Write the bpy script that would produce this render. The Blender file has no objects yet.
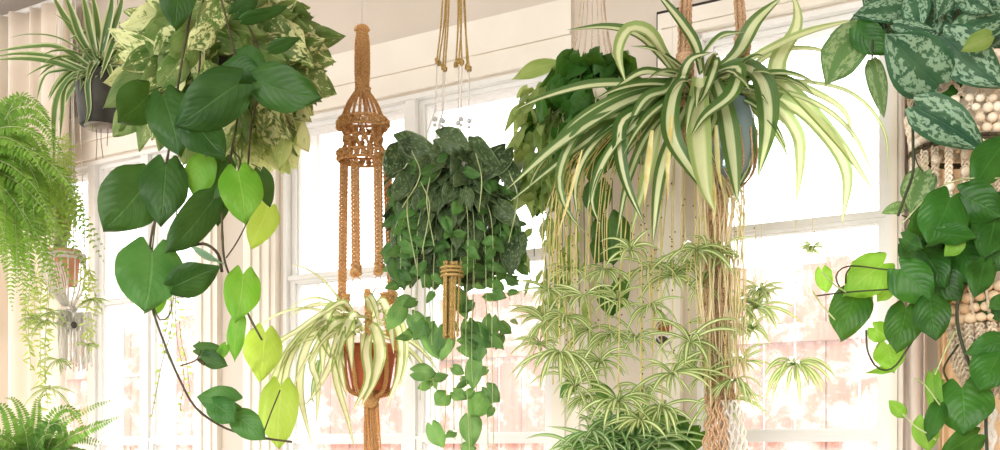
import bpy, math, random
from mathutils import Vector, Matrix
sc = bpy.context.scene
COL = sc.collection
F = 1100.0; HY = 452.0; EYE = 1.5
def P(x, y, d): return Vector(((x-500)/F*d, d, EYE+(HY-y)/F*d))
CAM = Vector((0, 0, EYE))

# ------------------------------------------------------------ mesh builder
class MB:
    def __init__(s): s.v=[]; s.f=[]; s.uv=[]; s.r=[]
    def grid(s, pts, uvs, nu, nv, rnd=(0.5,0.5)):
        b=len(s.v); s.v.extend(pts)
        for i in range(nv-1):
            for j in range(nu-1):
                q=(i*nu+j, i*nu+j+1, (i+1)*nu+j+1, (i+1)*nu+j)
                s.f.append(tuple(b+k for k in q))
                s.uv.extend(uvs[k] for k in q); s.r.extend([rnd]*4)
    def face(s, idx, rnd=(0.5,0.5)):
        s.f.append(tuple(idx)); s.uv.extend([(0.5,0.5)]*len(idx)); s.r.extend([rnd]*len(idx))
    def box(s, c, h, M=None):
        b=len(s.v)
        for z in (-1,1):
            for y in (-1,1):
                for x in (-1,1):
                    p=Vector((c[0]+x*h[0], c[1]+y*h[1], c[2]+z*h[2]))
                    s.v.append(M(p) if M else p)
        for q in ((0,2,3,1),(4,5,7,6),(0,1,5,4),(2,6,7,3),(0,4,6,2),(1,3,7,5)): s.face([b+k for k in q])
    def tube(s, pts, r, n=6, rnd=(0.5,0.5), cap=True):
        pts=[Vector(p) for p in pts]; m=len(pts)
        if m<2: return
        if not hasattr(r,'__len__'): r=[r]*m
        b=len(s.v); N=None
        for i in range(m):
            t=(pts[min(i+1,m-1)]-pts[max(i-1,0)])
            if t.length<1e-9: t=Vector((0,0,1))
            t.normalize()
            if N is None:
                a=Vector((0,1,0)) if abs(t.y)<.9 else Vector((1,0,0))
                N=(a-t*a.dot(t)).normalized()
            else:
                N=N-t*N.dot(t)
                N=N.normalized() if N.length>1e-6 else t.orthogonal().normalized()
            B=t.cross(N)
            for k in range(n):
                a=2*math.pi*k/n
                s.v.append(pts[i]+(N*math.cos(a)+B*math.sin(a))*r[i])
        for i in range(m-1):
            for k in range(n):
                k2=(k+1)%n
                s.f.append((b+i*n+k,b+i*n+k2,b+(i+1)*n+k2,b+(i+1)*n+k))
                v0=i/(m-1); v1=(i+1)/(m-1)
                s.uv.extend([(k/n,v0),((k+1)/n,v0),((k+1)/n,v1),(k/n,v1)]); s.r.extend([rnd]*4)
        if cap:
            s.face([b+k for k in range(n)][::-1], rnd); s.face([b+(m-1)*n+k for k in range(n)], rnd)
    def ball(s, c, r, nu=8, nv=6, sc=(1,1,1), rnd=(0.5,0.5)):
        b=len(s.v); c=Vector(c)
        for i in range(nv+1):
            th=math.pi*(0.02+0.96*i/nv)
            for j in range(nu):
                a=2*math.pi*j/nu
                s.v.append(c+Vector((math.sin(th)*math.cos(a)*sc[0],math.sin(th)*math.sin(a)*sc[1],math.cos(th)*sc[2]))*r)
        for i in range(nv):
            for j in range(nu):
                j2=(j+1)%nu
                s.face((b+i*nu+j,b+(i+1)*nu+j,b+(i+1)*nu+j2,b+i*nu+j2), rnd)
        s.face([b+j for j in range(nu)], rnd); s.face([b+nv*nu+j for j in range(nu)][::-1], rnd)
    def lathe(s, c, prof, n=32, cap=False):
        b=len(s.v); c=Vector(c); m=len(prof)
        for r,z in prof:
            for k in range(n):
                a=2*math.pi*k/n; s.v.append(c+Vector((r*math.cos(a),r*math.sin(a),z)))
        for i in range(m-1):
            for k in range(n):
                k2=(k+1)%n
                s.f.append((b+i*n+k,b+i*n+k2,b+(i+1)*n+k2,b+(i+1)*n+k))
                s.uv.extend([(k/n,i/m),((k+1)/n,i/m),((k+1)/n,(i+1)/m),(k/n,(i+1)/m)]); s.r.extend([(0.5,0.5)]*4)
        if cap: s.face([b+k for k in range(n)][::-1])
    def build(s, name, mat, parent=None, smooth=True):
        me=bpy.data.meshes.new(name)
        me.from_pydata([tuple(v) for v in s.v], [], s.f)
        if s.f:
            u=me.uv_layers.new(name='UVMap'); u.data.foreach_set('uv',[c for p in s.uv for c in p])
            r=me.uv_layers.new(name='rnd'); r.data.foreach_set('uv',[c for p in s.r for c in p])
            me.polygons.foreach_set('use_smooth',[smooth]*len(me.polygons))
        me.materials.append(mat)
        o=bpy.data.objects.new(name, me); COL.objects.link(o)
        if parent: 
            o.parent=parent; o.matrix_parent_inverse=Matrix.Translation(-world_loc(parent))
        return o
WL={}
def world_loc(o): return WL.get(o.name, Vector((0,0,0)))
def thing(name, label, cat, loc, group=None):
    o=bpy.data.objects.new(name,None); COL.objects.link(o); o.location=loc; o.empty_display_size=.05
    WL[o.name]=Vector(loc); o['label']=label; o['category']=cat
    if group: o['group']=group
    return o
def struct(o): o['kind']='structure'; return o
def cr(pts, n):
    """catmull-rom resample"""
    pts=[Vector(p) for p in pts]
    if len(pts)==2: return [pts[0].lerp(pts[1], i/(n-1)) for i in range(n)]
    q=[2*pts[0]-pts[1]]+pts+[2*pts[-1]-pts[-2]]
    fine=[]
    for i in range(1,len(q)-2):
        a,b,c,d=q[i-1:i+3]
        for k in range(12):
            t=k/12
            fine.append(.5*((2*b)+(c-a)*t+(2*a-5*b+4*c-d)*t*t+(3*b-a-3*c+d)*t**3))
    fine.append(q[-2])
    L=[0]
    for i in range(1,len(fine)): L.append(L[-1]+(fine[i]-fine[i-1]).length)
    out=[];j=0
    for i in range(n):
        t=L[-1]*i/(n-1)
        while j<len(L)-2 and L[j+1]<t: j+=1
        w=(t-L[j])/max(1e-9,L[j+1]-L[j]); out.append(fine[j].lerp(fine[j+1],min(1,w)))
    return out
def px(seq, d=None):
    """list of (x,y[,depth]) photo positions to world"""
    return [P(p[0],p[1],p[2] if len(p)>2 else d) for p in seq]

# ------------------------------------------------------------ materials
def newmat(name):
    m=bpy.data.materials.new(name); m.use_nodes=True; nt=m.node_tree; nt.nodes.clear()
    return m, nt, nt.nodes, nt.links
def node(nt, t, **k):
    n=nt.nodes.new(t)
    for a,b in k.items():
        if a in n.inputs.keys() if isinstance(a,str) else False: n.inputs[a].default_value=b
        else: setattr(n,a,b)
    return n
def mth(nt, op, a, b=None, clamp=False):
    n=nt.nodes.new('ShaderNodeMath'); n.operation=op; n.use_clamp=clamp
    for i,v in enumerate((a,b)):
        if v is None: continue
        if hasattr(v,'links'): nt.links.new(v,n.inputs[i])
        else: n.inputs[i].default_value=v
    return n.outputs[0]
def mix(nt, f, a, b):
    n=nt.nodes.new('ShaderNodeMix'); n.data_type='RGBA'
    for s,v in ((0,f),(6,a),(7,b)):
        if hasattr(v,'links'): nt.links.new(v,n.inputs[s])
        else: n.inputs[s].default_value=(v if s==0 else (*v,1))
    return n.outputs[2]
def step(nt, v, lo, hi):
    n=nt.nodes.new('ShaderNodeMapRange'); n.interpolation_type='SMOOTHSTEP'
    nt.links.new(v,n.inputs[0]); n.inputs[1].default_value=lo; n.inputs[2].default_value=hi
    return n.outputs[0]
def uvs(nt):
    a=nt.nodes.new('ShaderNodeUVMap'); a.uv_map='UVMap'; b=nt.nodes.new('ShaderNodeUVMap'); b.uv_map='rnd'
    s=nt.nodes.new('ShaderNodeSeparateXYZ'); nt.links.new(a.outputs[0],s.inputs[0])
    r=nt.nodes.new('ShaderNodeSeparateXYZ'); nt.links.new(b.outputs[0],r.inputs[0])
    return s.outputs[0], s.outputs[1], r.outputs[0], r.outputs[1], a.outputs[0], b.outputs[0]
def noise(nt, scale, detail=2, vec=None, rough=.5):
    n=nt.nodes.new('ShaderNodeTexNoise'); n.inputs['Scale'].default_value=scale; n.inputs['Detail'].default_value=detail; n.inputs['Roughness'].default_value=rough
    if vec is None:
        t=nt.nodes.new('ShaderNodeTexCoord'); vec=t.outputs['Object']
    nt.links.new(vec,n.inputs['Vector']); return n.outputs[0]
def finish(m, nt, col, rough=.5, trans=0., tcol=None, bump=None, bstr=.3, spec=.5):
    o=nt.nodes.new('ShaderNodeOutputMaterial'); p=nt.nodes.new('ShaderNodeBsdfPrincipled')
    p.inputs['Roughness'].default_value=rough; p.inputs['Specular IOR Level'].default_value=spec
    if hasattr(col,'links'): nt.links.new(col,p.inputs['Base Color'])
    else: p.inputs['Base Color'].default_value=(*col,1)
    if bump is not None:
        b=nt.nodes.new('ShaderNodeBump'); b.inputs['Strength'].default_value=bstr; b.inputs['Distance'].default_value=.002
        nt.links.new(bump,b.inputs['Height']); nt.links.new(b.outputs[0],p.inputs['Normal'])
    out=p.outputs[0]
    if trans>0:
        t=nt.nodes.new('ShaderNodeBsdfTranslucent'); c=tcol if tcol is not None else col
        if hasattr(c,'links'): nt.links.new(c,t.inputs[0])
        else: t.inputs[0].default_value=(*c,1)
        x=nt.nodes.new('ShaderNodeMixShader'); x.inputs[0].default_value=trans
        nt.links.new(out,x.inputs[1]); nt.links.new(t.outputs[0],x.inputs[2]); out=x.outputs[0]
    nt.links.new(out,o.inputs[0]); return m
def plain(name, c, rough=.6, var=0, scale=30, c2=None, bump=0, trans=0, spec=.3):
    m,nt,N,L=newmat(name)
    col=c; bp=None
    if c2 or bump:
        n=noise(nt,scale,4)
        if c2: col=mix(nt, step(nt,n,.35,.65), c, c2)
        if bump: bp=n
    return finish(m,nt,col,rough,trans,None,bp,bump,spec)
def heartmat(name, dark, light, vein, trans=.3, rough=.35, tgain=(.35,.6,.05), speck=0, speckcol=(.3,.4,.2), marble=None, silver=None, edge=None):
    m,nt,N,L=newmat(name)
    u,v,r1,r2,uv,rv=uvs(nt)
    a=mth(nt,'ABSOLUTE',mth(nt,'SUBTRACT',u,.5))
    col=mix(nt,r1,dark,light)
    # offset texture space per leaf
    ad=nt.nodes.new('ShaderNodeVectorMath'); ad.operation='MULTIPLY_ADD'; L.new(rv,ad.inputs[0]); ad.inputs[1].default_value=(37,53,11); L.new(uv,ad.inputs[2])
    n1=noise(nt,2.2,3,ad.outputs[0])
    col=mix(nt, mth(nt,'MULTIPLY',step(nt,n1,.3,.7),.35), col, vein)
    if marble:
        n2=noise(nt,4.5,5,ad.outputs[0],.65)
        mk=mth(nt,'ADD',n2,mth(nt,'MULTIPLY',mth(nt,'SUBTRACT',r2,.70),.36))
        col=mix(nt,step(nt,mk,.45,.52),col,marble)
    if silver:
        n3=noise(nt,11,6,ad.outputs[0],.6)
        lim=mth(nt,'SUBTRACT',n3,mth(nt,'MULTIPLY',step(nt,a,.36,.5),.25))
        lim=mth(nt,'SUBTRACT',lim,mth(nt,'MULTIPLY',step(nt,mth(nt,'SUBTRACT',.16,a),0.,.14),.22))
        col=mix(nt,step(nt,lim,.44,.52),col,silver)
    if speck:
        n4=noise(nt,speck,2,ad.outputs[0])
        col=mix(nt,step(nt,n4,.55,.63),col,speckcol)
    if edge: col=mix(nt,step(nt,a,.44,.49),col,edge)
    # veins
    w=mth(nt,'SINE',mth(nt,'SUBTRACT',mth(nt,'MULTIPLY',v,46.),mth(nt,'MULTIPLY',a,46.)))
    vm=mth(nt,'MAXIMUM',mth(nt,'SUBTRACT',1.,step(nt,a,.006,.028)), mth(nt,'MULTIPLY',step(nt,w,.86,1.),.35))
    if not silver: col=mix(nt,mth(nt,'MULTIPLY',vm,.45),col,vein)
    tc=mix(nt,.5,col,tgain)
    return finish(m,nt,col,rough,trans,tc,mth(nt,'ADD',mth(nt,'SUBTRACT',1.,vm),mth(nt,'MULTIPLY',w,.22)),.38,.2)
def stripemat(name, center, edge, band=(.18,.26), streak=None, trans=.4, tg=(.6,.75,.2), rough=.35, bandtype='c'):
    m,nt,N,L=newmat(name)
    u,v,r1,r2,uv,rv=uvs(nt)
    a=mth(nt,'ABSOLUTE',mth(nt,'SUBTRACT',u,.5))
    a2=mth(nt,'ADD',a,mth(nt,'MULTIPLY',mth(nt,'SUBTRACT',r1,.5),.1))
    col=mix(nt,step(nt,a2,*band),center,edge)
    st=mth(nt,'SINE',mth(nt,'MULTIPLY',u,70.))
    col=mix(nt,mth(nt,'MULTIPLY',step(nt,st,.2,1.),.25),col,streak or edge)
    col=mix(nt,mth(nt,'MULTIPLY',r2,.3),col,streak or center)
    tc=mix(nt,.4,col,tg)
    return finish(m,nt,col,rough,trans,tc,st,.2,.4)

M={}
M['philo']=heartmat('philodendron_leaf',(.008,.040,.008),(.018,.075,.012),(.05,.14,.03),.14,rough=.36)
M['philo_lit']=heartmat('lit_philodendron_leaf',(.05,.24,.015),(.13,.38,.03),(.26,.46,.1),.42,tgain=(.4,.7,.05))  # brighter copy of the philodendron leaf, backlight put into its colour
M['lime']=heartmat('lime_leaf',(.24,.44,.04),(.34,.54,.07),(.5,.65,.2),.5,tgain=(.7,.85,.1))
M['teal']=heartmat('grey_green_leaf',(.10,.26,.16),(.2,.38,.26),(.4,.55,.42),.35)
M['marble']=heartmat('marbled_leaf',(.025,.10,.012),(.09,.20,.03),(.4,.45,.2),.22,tgain=(.6,.7,.25),marble=(.70,.75,.38))
M['pale']=heartmat('pale_lime_marbled_leaf',(.25,.42,.08),(.45,.6,.18),(.8,.82,.5),.55,tgain=(.85,.95,.4),marble=(.80,.84,.50))
M['dusk']=heartmat('speckled_dark_leaf',(.008,.024,.008),(.040,.075,.024),(.14,.2,.09),.10,speck=11,speckcol=(.13,.19,.09),edge=(.15,.22,.10),tgain=(.25,.45,.1))
M['duskvine']=heartmat('trailing_green_leaf',(.012,.07,.014),(.08,.22,.045),(.2,.34,.12),.28,tgain=(.4,.65,.15))
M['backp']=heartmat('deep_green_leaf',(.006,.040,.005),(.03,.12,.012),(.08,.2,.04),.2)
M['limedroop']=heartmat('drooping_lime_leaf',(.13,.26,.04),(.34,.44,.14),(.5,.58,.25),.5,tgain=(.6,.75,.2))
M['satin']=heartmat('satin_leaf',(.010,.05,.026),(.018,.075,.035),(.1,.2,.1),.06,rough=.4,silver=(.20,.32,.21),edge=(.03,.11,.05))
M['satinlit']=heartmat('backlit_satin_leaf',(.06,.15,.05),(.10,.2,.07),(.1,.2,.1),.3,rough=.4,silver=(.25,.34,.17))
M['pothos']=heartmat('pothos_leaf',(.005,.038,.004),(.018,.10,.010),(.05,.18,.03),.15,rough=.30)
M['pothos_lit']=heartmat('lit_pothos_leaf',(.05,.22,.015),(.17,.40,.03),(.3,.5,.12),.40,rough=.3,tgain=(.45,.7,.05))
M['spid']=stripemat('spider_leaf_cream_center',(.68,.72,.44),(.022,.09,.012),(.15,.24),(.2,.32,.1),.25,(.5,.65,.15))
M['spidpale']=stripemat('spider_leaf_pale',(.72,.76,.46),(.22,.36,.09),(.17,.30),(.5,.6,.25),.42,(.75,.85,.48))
M['spidedge']=stripemat('spider_leaf_cream_edge',(.04,.13,.03),(.68,.70,.42),(.27,.36),(.2,.32,.1),.25)
M['plantlet']=stripemat('plantlet_leaf',(.74,.80,.46),(.06,.18,.02),(.17,.27),(.4,.5,.2),.38,(.75,.9,.3))
M['hangsp']=stripemat('weeping_spider_leaf',(.86,.86,.60),(.20,.32,.06),(.24,.36),(.55,.6,.25),.45,(.8,.85,.4))
M['bushy']=stripemat('bushy_leaf',(.60,.70,.40),(.04,.18,.03),(.16,.26),(.2,.4,.12),.35)
M['fern']=heartmat('fern_pinna',(.07,.22,.03),(.22,.42,.07),(.3,.5,.1),.45,tgain=(.5,.75,.1))
M['fernlime']=heartmat('fern_lime_pinna',(.30,.45,.08),(.5,.58,.16),(.55,.65,.2),.5,tgain=(.7,.85,.2))
M['ferndark']=heartmat('lower_fern_pinna',(.03,.14,.02),(.15,.32,.06),(.2,.4,.1),.4,tgain=(.45,.7,.1))
M['vine']=plain('vine_brown',(.05,.035,.02),.6,c2=(.08,.075,.03))
M['vinegreen']=plain('vine_green',(.06,.12,.03),.5,c2=(.12,.2,.05))
M['vinepale']=plain('vine_pale',(.55,.62,.35),.5,c2=(.4,.5,.2),trans=.3)
M['vinedark']=plain('vine_dark',(.025,.03,.015),.5,c2=(.05,.06,.025))
M['stolon']=plain('stolon_yellow',(.66,.56,.20),.5,c2=(.76,.72,.36),trans=.35)
M['rootpale']=plain('pale_aerial_root',(.80,.70,.48),.6,c2=(.72,.66,.36),trans=.3)
M['bud']=plain('stolon_bud',(.12,.06,.03),.7)
M['terra']=plain('terracotta',(.42,.11,.045),.8,scale=14,c2=(.30,.075,.03),bump=.2)
M['terrapale']=plain('terracotta_pale',(.62,.28,.17),.8,scale=10,c2=(.7,.4,.28),bump=.2)
M['blackpot']=plain('dark_nursery_plastic',(.035,.033,.03),.6,c2=(.06,.058,.05))
M['soil']=plain('potting_soil',(.05,.03,.02),.95,scale=80,c2=(.12,.08,.05),bump=1.)
M['saucer']=plain('saucer_clear_grey',(.35,.3,.27),.3,c2=(.2,.17,.15),scale=40)
M['wire']=plain('wire',(.25,.2,.17),.4)
M['cream']=plain('ceramic_cream',(.75,.68,.55),.4)
def rope(name,c,c2,tr=.1):
    m,nt,N,L=newmat(name)
    n=noise(nt,420,3); n2=noise(nt,25,2)
    col=mix(nt,step(nt,n,.35,.65),c,c2)
    return finish(m,nt,col,.85,tr,None,n,.6,.1)
M['ochre']=rope('ochre_cotton_cord',(.68,.38,.14),(.92,.66,.34),.45)
M['jute']=rope('jute_rope',(.50,.30,.16),(.74,.54,.36),.2)
M['gold']=rope('olive_gold_cord',(.36,.24,.07),(.55,.40,.17))
M['white']=rope('white_cotton_cord',(.92,.91,.88),(.84,.82,.78),.55)
M['natural']=rope('natural_cotton_cord',(.62,.5,.36),(.78,.68,.54),.2)
M['nylon']=plain('clear_nylon_line',(.8,.78,.74),.2,trans=.4)
M['beadwood']=plain('pale_wood_bead',(.62,.42,.24),.45,scale=30,c2=(.74,.58,.4))
M['shell']=plain('shell_bead',(.74,.62,.46),.35,scale=40,c2=(.8,.74,.62))
M['crystal']=plain('glass_bead',(.75,.77,.78),.1,trans=.5,spec=.8)
def wallmat(name,c,c2,sc=2.2):
    m,nt,N,L=newmat(name); n=noise(nt,sc,5); n2=noise(nt,180,3)
    return finish(m,nt,mix(nt,step(nt,n,.35,.7),c,c2),.75,0,None,n2,.12,.2)
M['wall']=wallmat('plaster_wall',(.63,.57,.50),(.57,.51,.44))
M['wallwarm']=wallmat('warm_plaster_wall',(.62,.46,.31),(.58,.42,.28))
M['paint']=wallmat('white_trim_paint',(.80,.76,.69),(.76,.72,.64),6)
M['sash']=wallmat('white_sash_paint',(.77,.77,.76),(.72,.72,.70),6)
M['ceil']=wallmat('ceiling_plaster',(.66,.60,.55),(.6,.54,.5))
M['floor']=plain('oak_floor',(.32,.2,.11),.5,scale=8,c2=(.24,.14,.08))
M['gap']=plain('painted_shadow_gap',(.03,.025,.02),.7)  # near-black colour for the painted shadow line at the casing
M['curtain']=plain('sheer_curtain',(.84,.75,.64),.9,c2=(.90,.84,.75),scale=3,trans=.2,spec=.05)
M['curtainr']=plain('linen_curtain',(.74,.66,.58),.9,c2=(.80,.73,.66),scale=3,trans=.3,spec=.05)
M['drape']=plain('tan_drape',(.66,.46,.26),.9,c2=(.72,.54,.34),scale=3,trans=.2,spec=.05)
M['ground']=plain('patio_gravel',(.45,.42,.38),.9,scale=12,c2=(.36,.33,.3))
def fencemat():
    m,nt,N,L=newmat('patchy_red_fence_paint'); n=noise(nt,6,6,None,.7)
    t=nt.nodes.new('ShaderNodeTexCoord')
    mp=nt.nodes.new('ShaderNodeMapping'); mp.inputs['Scale'].default_value=(14,14,1.2); L.new(t.outputs['Object'],mp.inputs[0])
    n2=noise(nt,1.5,5,mp.outputs[0],.7)
    c=mix(nt,step(nt,n2,.35,.65),(.36,.13,.085),(.46,.22,.16)); c=mix(nt,step(nt,n,.46,.64),c,(.74,.60,.55))  # pale patches mixed over the red boards
    return finish(m,nt,c,.85)
M['fence']=fencemat()
# window glass with a white glare veil mixed into its shader
m,nt,N,L=newmat('veiled_window_glass')
o=N.new('ShaderNodeOutputMaterial'); tr=N.new('ShaderNodeBsdfTransparent'); tr.inputs[0].default_value=(.97,.98,.98,1)
tl=N.new('ShaderNodeBsdfTranslucent'); tl.inputs[0].default_value=(.95,.95,.95,1)
gl=N.new('ShaderNodeBsdfGlossy'); gl.inputs['Roughness'].default_value=.05; gl.inputs[0].default_value=(.9,.9,.9,1)
a=N.new('ShaderNodeMixShader'); a.inputs[0].default_value=.06; L.new(tr.outputs[0],a.inputs[1]); L.new(tl.outputs[0],a.inputs[2])
b=N.new('ShaderNodeMixShader'); b.inputs[0].default_value=.03; L.new(a.outputs[0],b.inputs[1]); L.new(gl.outputs[0],b.inputs[2]); L.new(b.outputs[0],o.inputs[0])
M['glass']=m
m,nt,N,L=newmat('blue_grey_glass')
o=N.new('ShaderNodeOutputMaterial'); p=N.new('ShaderNodeBsdfPrincipled'); p.inputs['Base Color'].default_value=(.30,.42,.47,1); p.inputs['Roughness'].default_value=.08
p.inputs['Transmission Weight'].default_value=.35; L.new(p.outputs[0],o.inputs[0]); M['blueglass']=m

# ------------------------------------------------------------ leaf builders
WP=[(0,.50),(.05,.72),(.12,.90),(.22,.99),(.34,1.),(.48,.92),(.62,.74),(.76,.50),(.88,.26),(.96,.09),(1,.0)]
WR=[(0,.50),(.04,.70),(.10,.86),(.20,.97),(.32,1.),(.46,.98),(.60,.86),(.73,.66),(.84,.42),(.93,.19),(1,.0)]
OP=[(0,.12),(.06,.38),(.15,.68),(.28,.92),(.42,1.),(.58,.90),(.72,.68),(.85,.38),(.95,.13),(1,.0)]
def interp(T,t):
    for (a,b),(c,d) in zip(T,T[1:]):
        if t<=c: return b+(d-b)*(t-a)/(c-a)
    return T[-1][1]
NU,NV=9,11
def leaf(mb, base, tip, width, rng, roll=0, lobe=.27, fold=.16, curl=.16, ripple=.07, prof=WR, face=None, wide=1, nu=NU, nv=NV):
    base=Vector(base); tip=Vector(tip); d=tip-base; L=d.length
    if L<1e-6: return
    Y=d/L
    n=(CAM-base).normalized() if face is None else face
    n=n-Y*n.dot(Y)
    n=n.normalized() if n.length>1e-4 else Y.orthogonal().normalized()
    n=Matrix.Rotation(roll,3,Y)@n
    X=Y.cross(n)
    rnd=(rng.random(),rng.random()); ph=rng.random()*6
    pts=[];uv=[]
    asym=rng.uniform(-.06,.06)
    for i in range(nv):
        t=i/(nv-1); t=t**1.1
        w=interp(prof,t)
        for j in range(nu):
            s=-1+2*j/(nu-1); s_=math.copysign(abs(s)**.9,s)
            x=s_*w*width*.5*(1+asym*s)
            g=math.sin(min(1,abs(s)/.72)*math.pi/2)*(1-.55*max(0,(abs(s)-.6)/.4)**2)
            y=L*t - lobe*min(L,width*.95)*g*(1-t)**3
            z=fold*abs(x)*(1-.3*abs(s)) - curl*L*(t*t) + curl*L*.25*t - .25*curl*width*s*s
            z+=ripple*width*(math.sin(t*8+ph+s*1.5)*abs(s)**2+.35*math.sin(t*13+ph*2)*math.sin(s*5+ph)) - .05*width*abs(s)**4
            x2=x+.04*L*math.sin(t*3+ph)*t
            pts.append(base+X*x2+Y*y+n*z); uv.append(((s+1)/2,t))
    mb.grid(pts,uv,nu,nv,rnd)
def pleaf(mb, L, d, rng, petiole=None, pr=.0012, **k):
    """L = (base x, base y, tip x, tip y, width px [,depth offset base, depth offset tip, roll deg])"""
    bx,by,tx,ty,w=L[:5]; db=L[5] if len(L)>5 else rng.uniform(-.03,.03); dt=L[6] if len(L)>6 else db-.02+rng.uniform(-.02,.02)
    ro=math.radians(L[7]) if len(L)>7 else rng.uniform(-.35,.35)
    leaf(mb,P(bx,by,d+db),P(tx,ty,d+dt),w/F*d*1.08,rng,roll=ro,**k)
def strap(mb, path, width, rng, n=15, fold=.25, tw=0., facew=.6, base=.55):
    pts=cr(path,n); rnd=(rng.random(),rng.random())
    out=[];uv=[]; prevX=None
    for i,p in enumerate(pts):
        t=i/(n-1)
        T=(pts[min(i+1,n-1)]-pts[max(i-1,0)]); T=T.normalized() if T.length>1e-9 else Vector((0,0,-1))
        c=(CAM-p).normalized(); nn=c*facew+Vector((0,0,.5))
        nn=nn-T*nn.dot(T)
        if nn.length<1e-3: nn=T.orthogonal()
        nn.normalize()
        X=T.cross(nn)
        if prevX is not None:
            if X.dot(prevX)<0: X=-X
            X=(X+prevX*.8).normalized(); X=(X-T*X.dot(T)).normalized()
        else: X=Matrix.Rotation(tw,3,T)@X
        prevX=X; nn=X.cross(T)
        if nn.dot(c)<0 : nn=-nn
        w=width*.5*(base+(1-base)*math.sin(min(1,t*2.2)*math.pi/2))*(1-max(0,(t-.45)/.55)**1.7)
        for j in range(5):
            s=-1+.5*j
            out.append(p+X*s*w-nn*(1-abs(s))*w*fold*2); uv.append(((s+1)/2,t))
    mb.grid(out,uv,5,n,rnd)
def pstrap(mb, pts, w, d, rng, **k):
    q=[]; n=len(pts)
    b=rng.uniform(-.04,.04)
    for i,p in enumerate(pts):
        q.append(P(p[0],p[1],p[2] if len(p)>2 else d+b*i/(n-1)))
    strap(mb,q,w/F*d,rng,**k)
def rosette(mb, c, n, L, w, rng, up=.5, droop=1., spread=1., face=0., sym=(1,1,1), seg=11, fold=.3, azr=(0,6.283)):
    c=Vector(c)
    for i in range(n):
        a=azr[0]+(azr[1]-azr[0])*(i+rng.random()*.8)/n; el=up+rng.uniform(-.45,.5)
        l=L*rng.uniform(.6,1.1)
        d=Vector((math.cos(a)*math.cos(el)*sym[0],math.sin(a)*math.cos(el)*sym[1],math.sin(el)))
        g=droop*rng.uniform(.6,1.3)
        pts=[]; p=c.copy(); v=d.copy()
        for k in range(6):
            pts.append(p.copy()); v=(v+Vector((0,0,-g*.30))).normalized(); p=p+v*l/5
        strap(mb,pts,w*rng.uniform(.75,1.15),rng,n=seg,fold=fold,tw=rng.uniform(-.5,.5))
def frond(mb, stem, path, width, rng, n=36, plw=.27, droop=0.3, ):
    pts=cr(path,n); stem.tube(pts,[.0011*(1-.7*i/n) for i in range(n)],4)
    for i in range(2,n):
        t=i/(n-1); T=(pts[min(i+1,n-1)]-pts[i-1]).normalized(); c=(CAM-pts[i]).normalized()
        nn=(c+Vector((0,0,.6))); nn=(nn-T*nn.dot(T))
        if nn.length<.05: nn=T.orthogonal()
        nn.normalize(); X=T.cross(nn)
        w=width*.5*min(1,.35+t*3)*(1-t**2.2)+.002
        for s in (-1,1):
            dr=(X*s+T*.35+nn*rng.uniform(-.25,.1)+Vector((0,0,-droop))).normalized()
            leaf(mb,pts[i],pts[i]+dr*w,w*plw+.0022,rng,roll=rng.uniform(-.5,.5),lobe=.05,fold=.1,curl=.15,ripple=0,prof=OP,face=nn,nu=3,nv=4)
# ------------------------------------------------------------ rope builders
def twist(mb, path, r, strands=3, turns_per_m=45, n=None, sub=5):
    pts=[Vector(p) for p in path]; L=sum((b-a).length for a,b in zip(pts,pts[1:]))
    n=n or max(8,int(L*turns_per_m*6)); pts=cr(pts,n)
    for s in range(strands):
        q=[];N=None
        for i,p in enumerate(pts):
            t=(pts[min(i+1,n-1)]-pts[max(i-1,0)]).normalized()
            if N is None: N=t.orthogonal().normalized()
            else: N=(N-t*N.dot(t)).normalized()
            B=t.cross(N); a=2*math.pi*(s/strands+ L*turns_per_m*i/(n-1))
            q.append(p+(N*math.cos(a)+B*math.sin(a))*r*.52)
        mb.tube(q,r*.56,sub)
def sinnet(mb, path, r, knot=.011, rng=None):
    """chain of square knots: core cords and crossing knot strands"""
    pts=[Vector(p) for p in path]; L=sum((b-a).length for a,b in zip(pts,pts[1:]))
    k=max(2,int(L/knot)); n=k*6+1; pts=cr(pts,n)
    mb.tube(pts,r*.45,5)
    for s in (0,1,2):
        q=[];N=None
        for i,p in enumerate(pts):
            t=(pts[min(i+1,n-1)]-pts[max(i-1,0)]).normalized()
            if N is None: N=Vector((1,0,0)); N=(N-t*N.dot(t)).normalized()
            else: N=(N-t*N.dot(t)).normalized()
            B=t.cross(N); ph=2*math.pi*i/6*.5+s*math.pi*2/3
            q.append(p+N*math.sin(ph)*r*.85+B*math.sin(ph*2)*r*.55)
        mb.tube(q,r*.36,5)
def knot(mb, c, r, rng):
    for k in range(3):
        a=rng.random()*3; q=[]
        for i in range(13):
            t=2*math.pi*i/12; v=Vector((math.cos(t),math.sin(t)*.8,.28*math.sin(t*2+k)))
            v=Matrix.Rotation(a,3,'Z')@(Matrix.Rotation(.5*(k-1),3,'X')@v)
            q.append(Vector(c)+v*r*.72+Vector((0,0,(k-1)*r*.55)))
        mb.tube(q,r*.33,5)
    mb.ball(c,r*.7,6,5)
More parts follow.
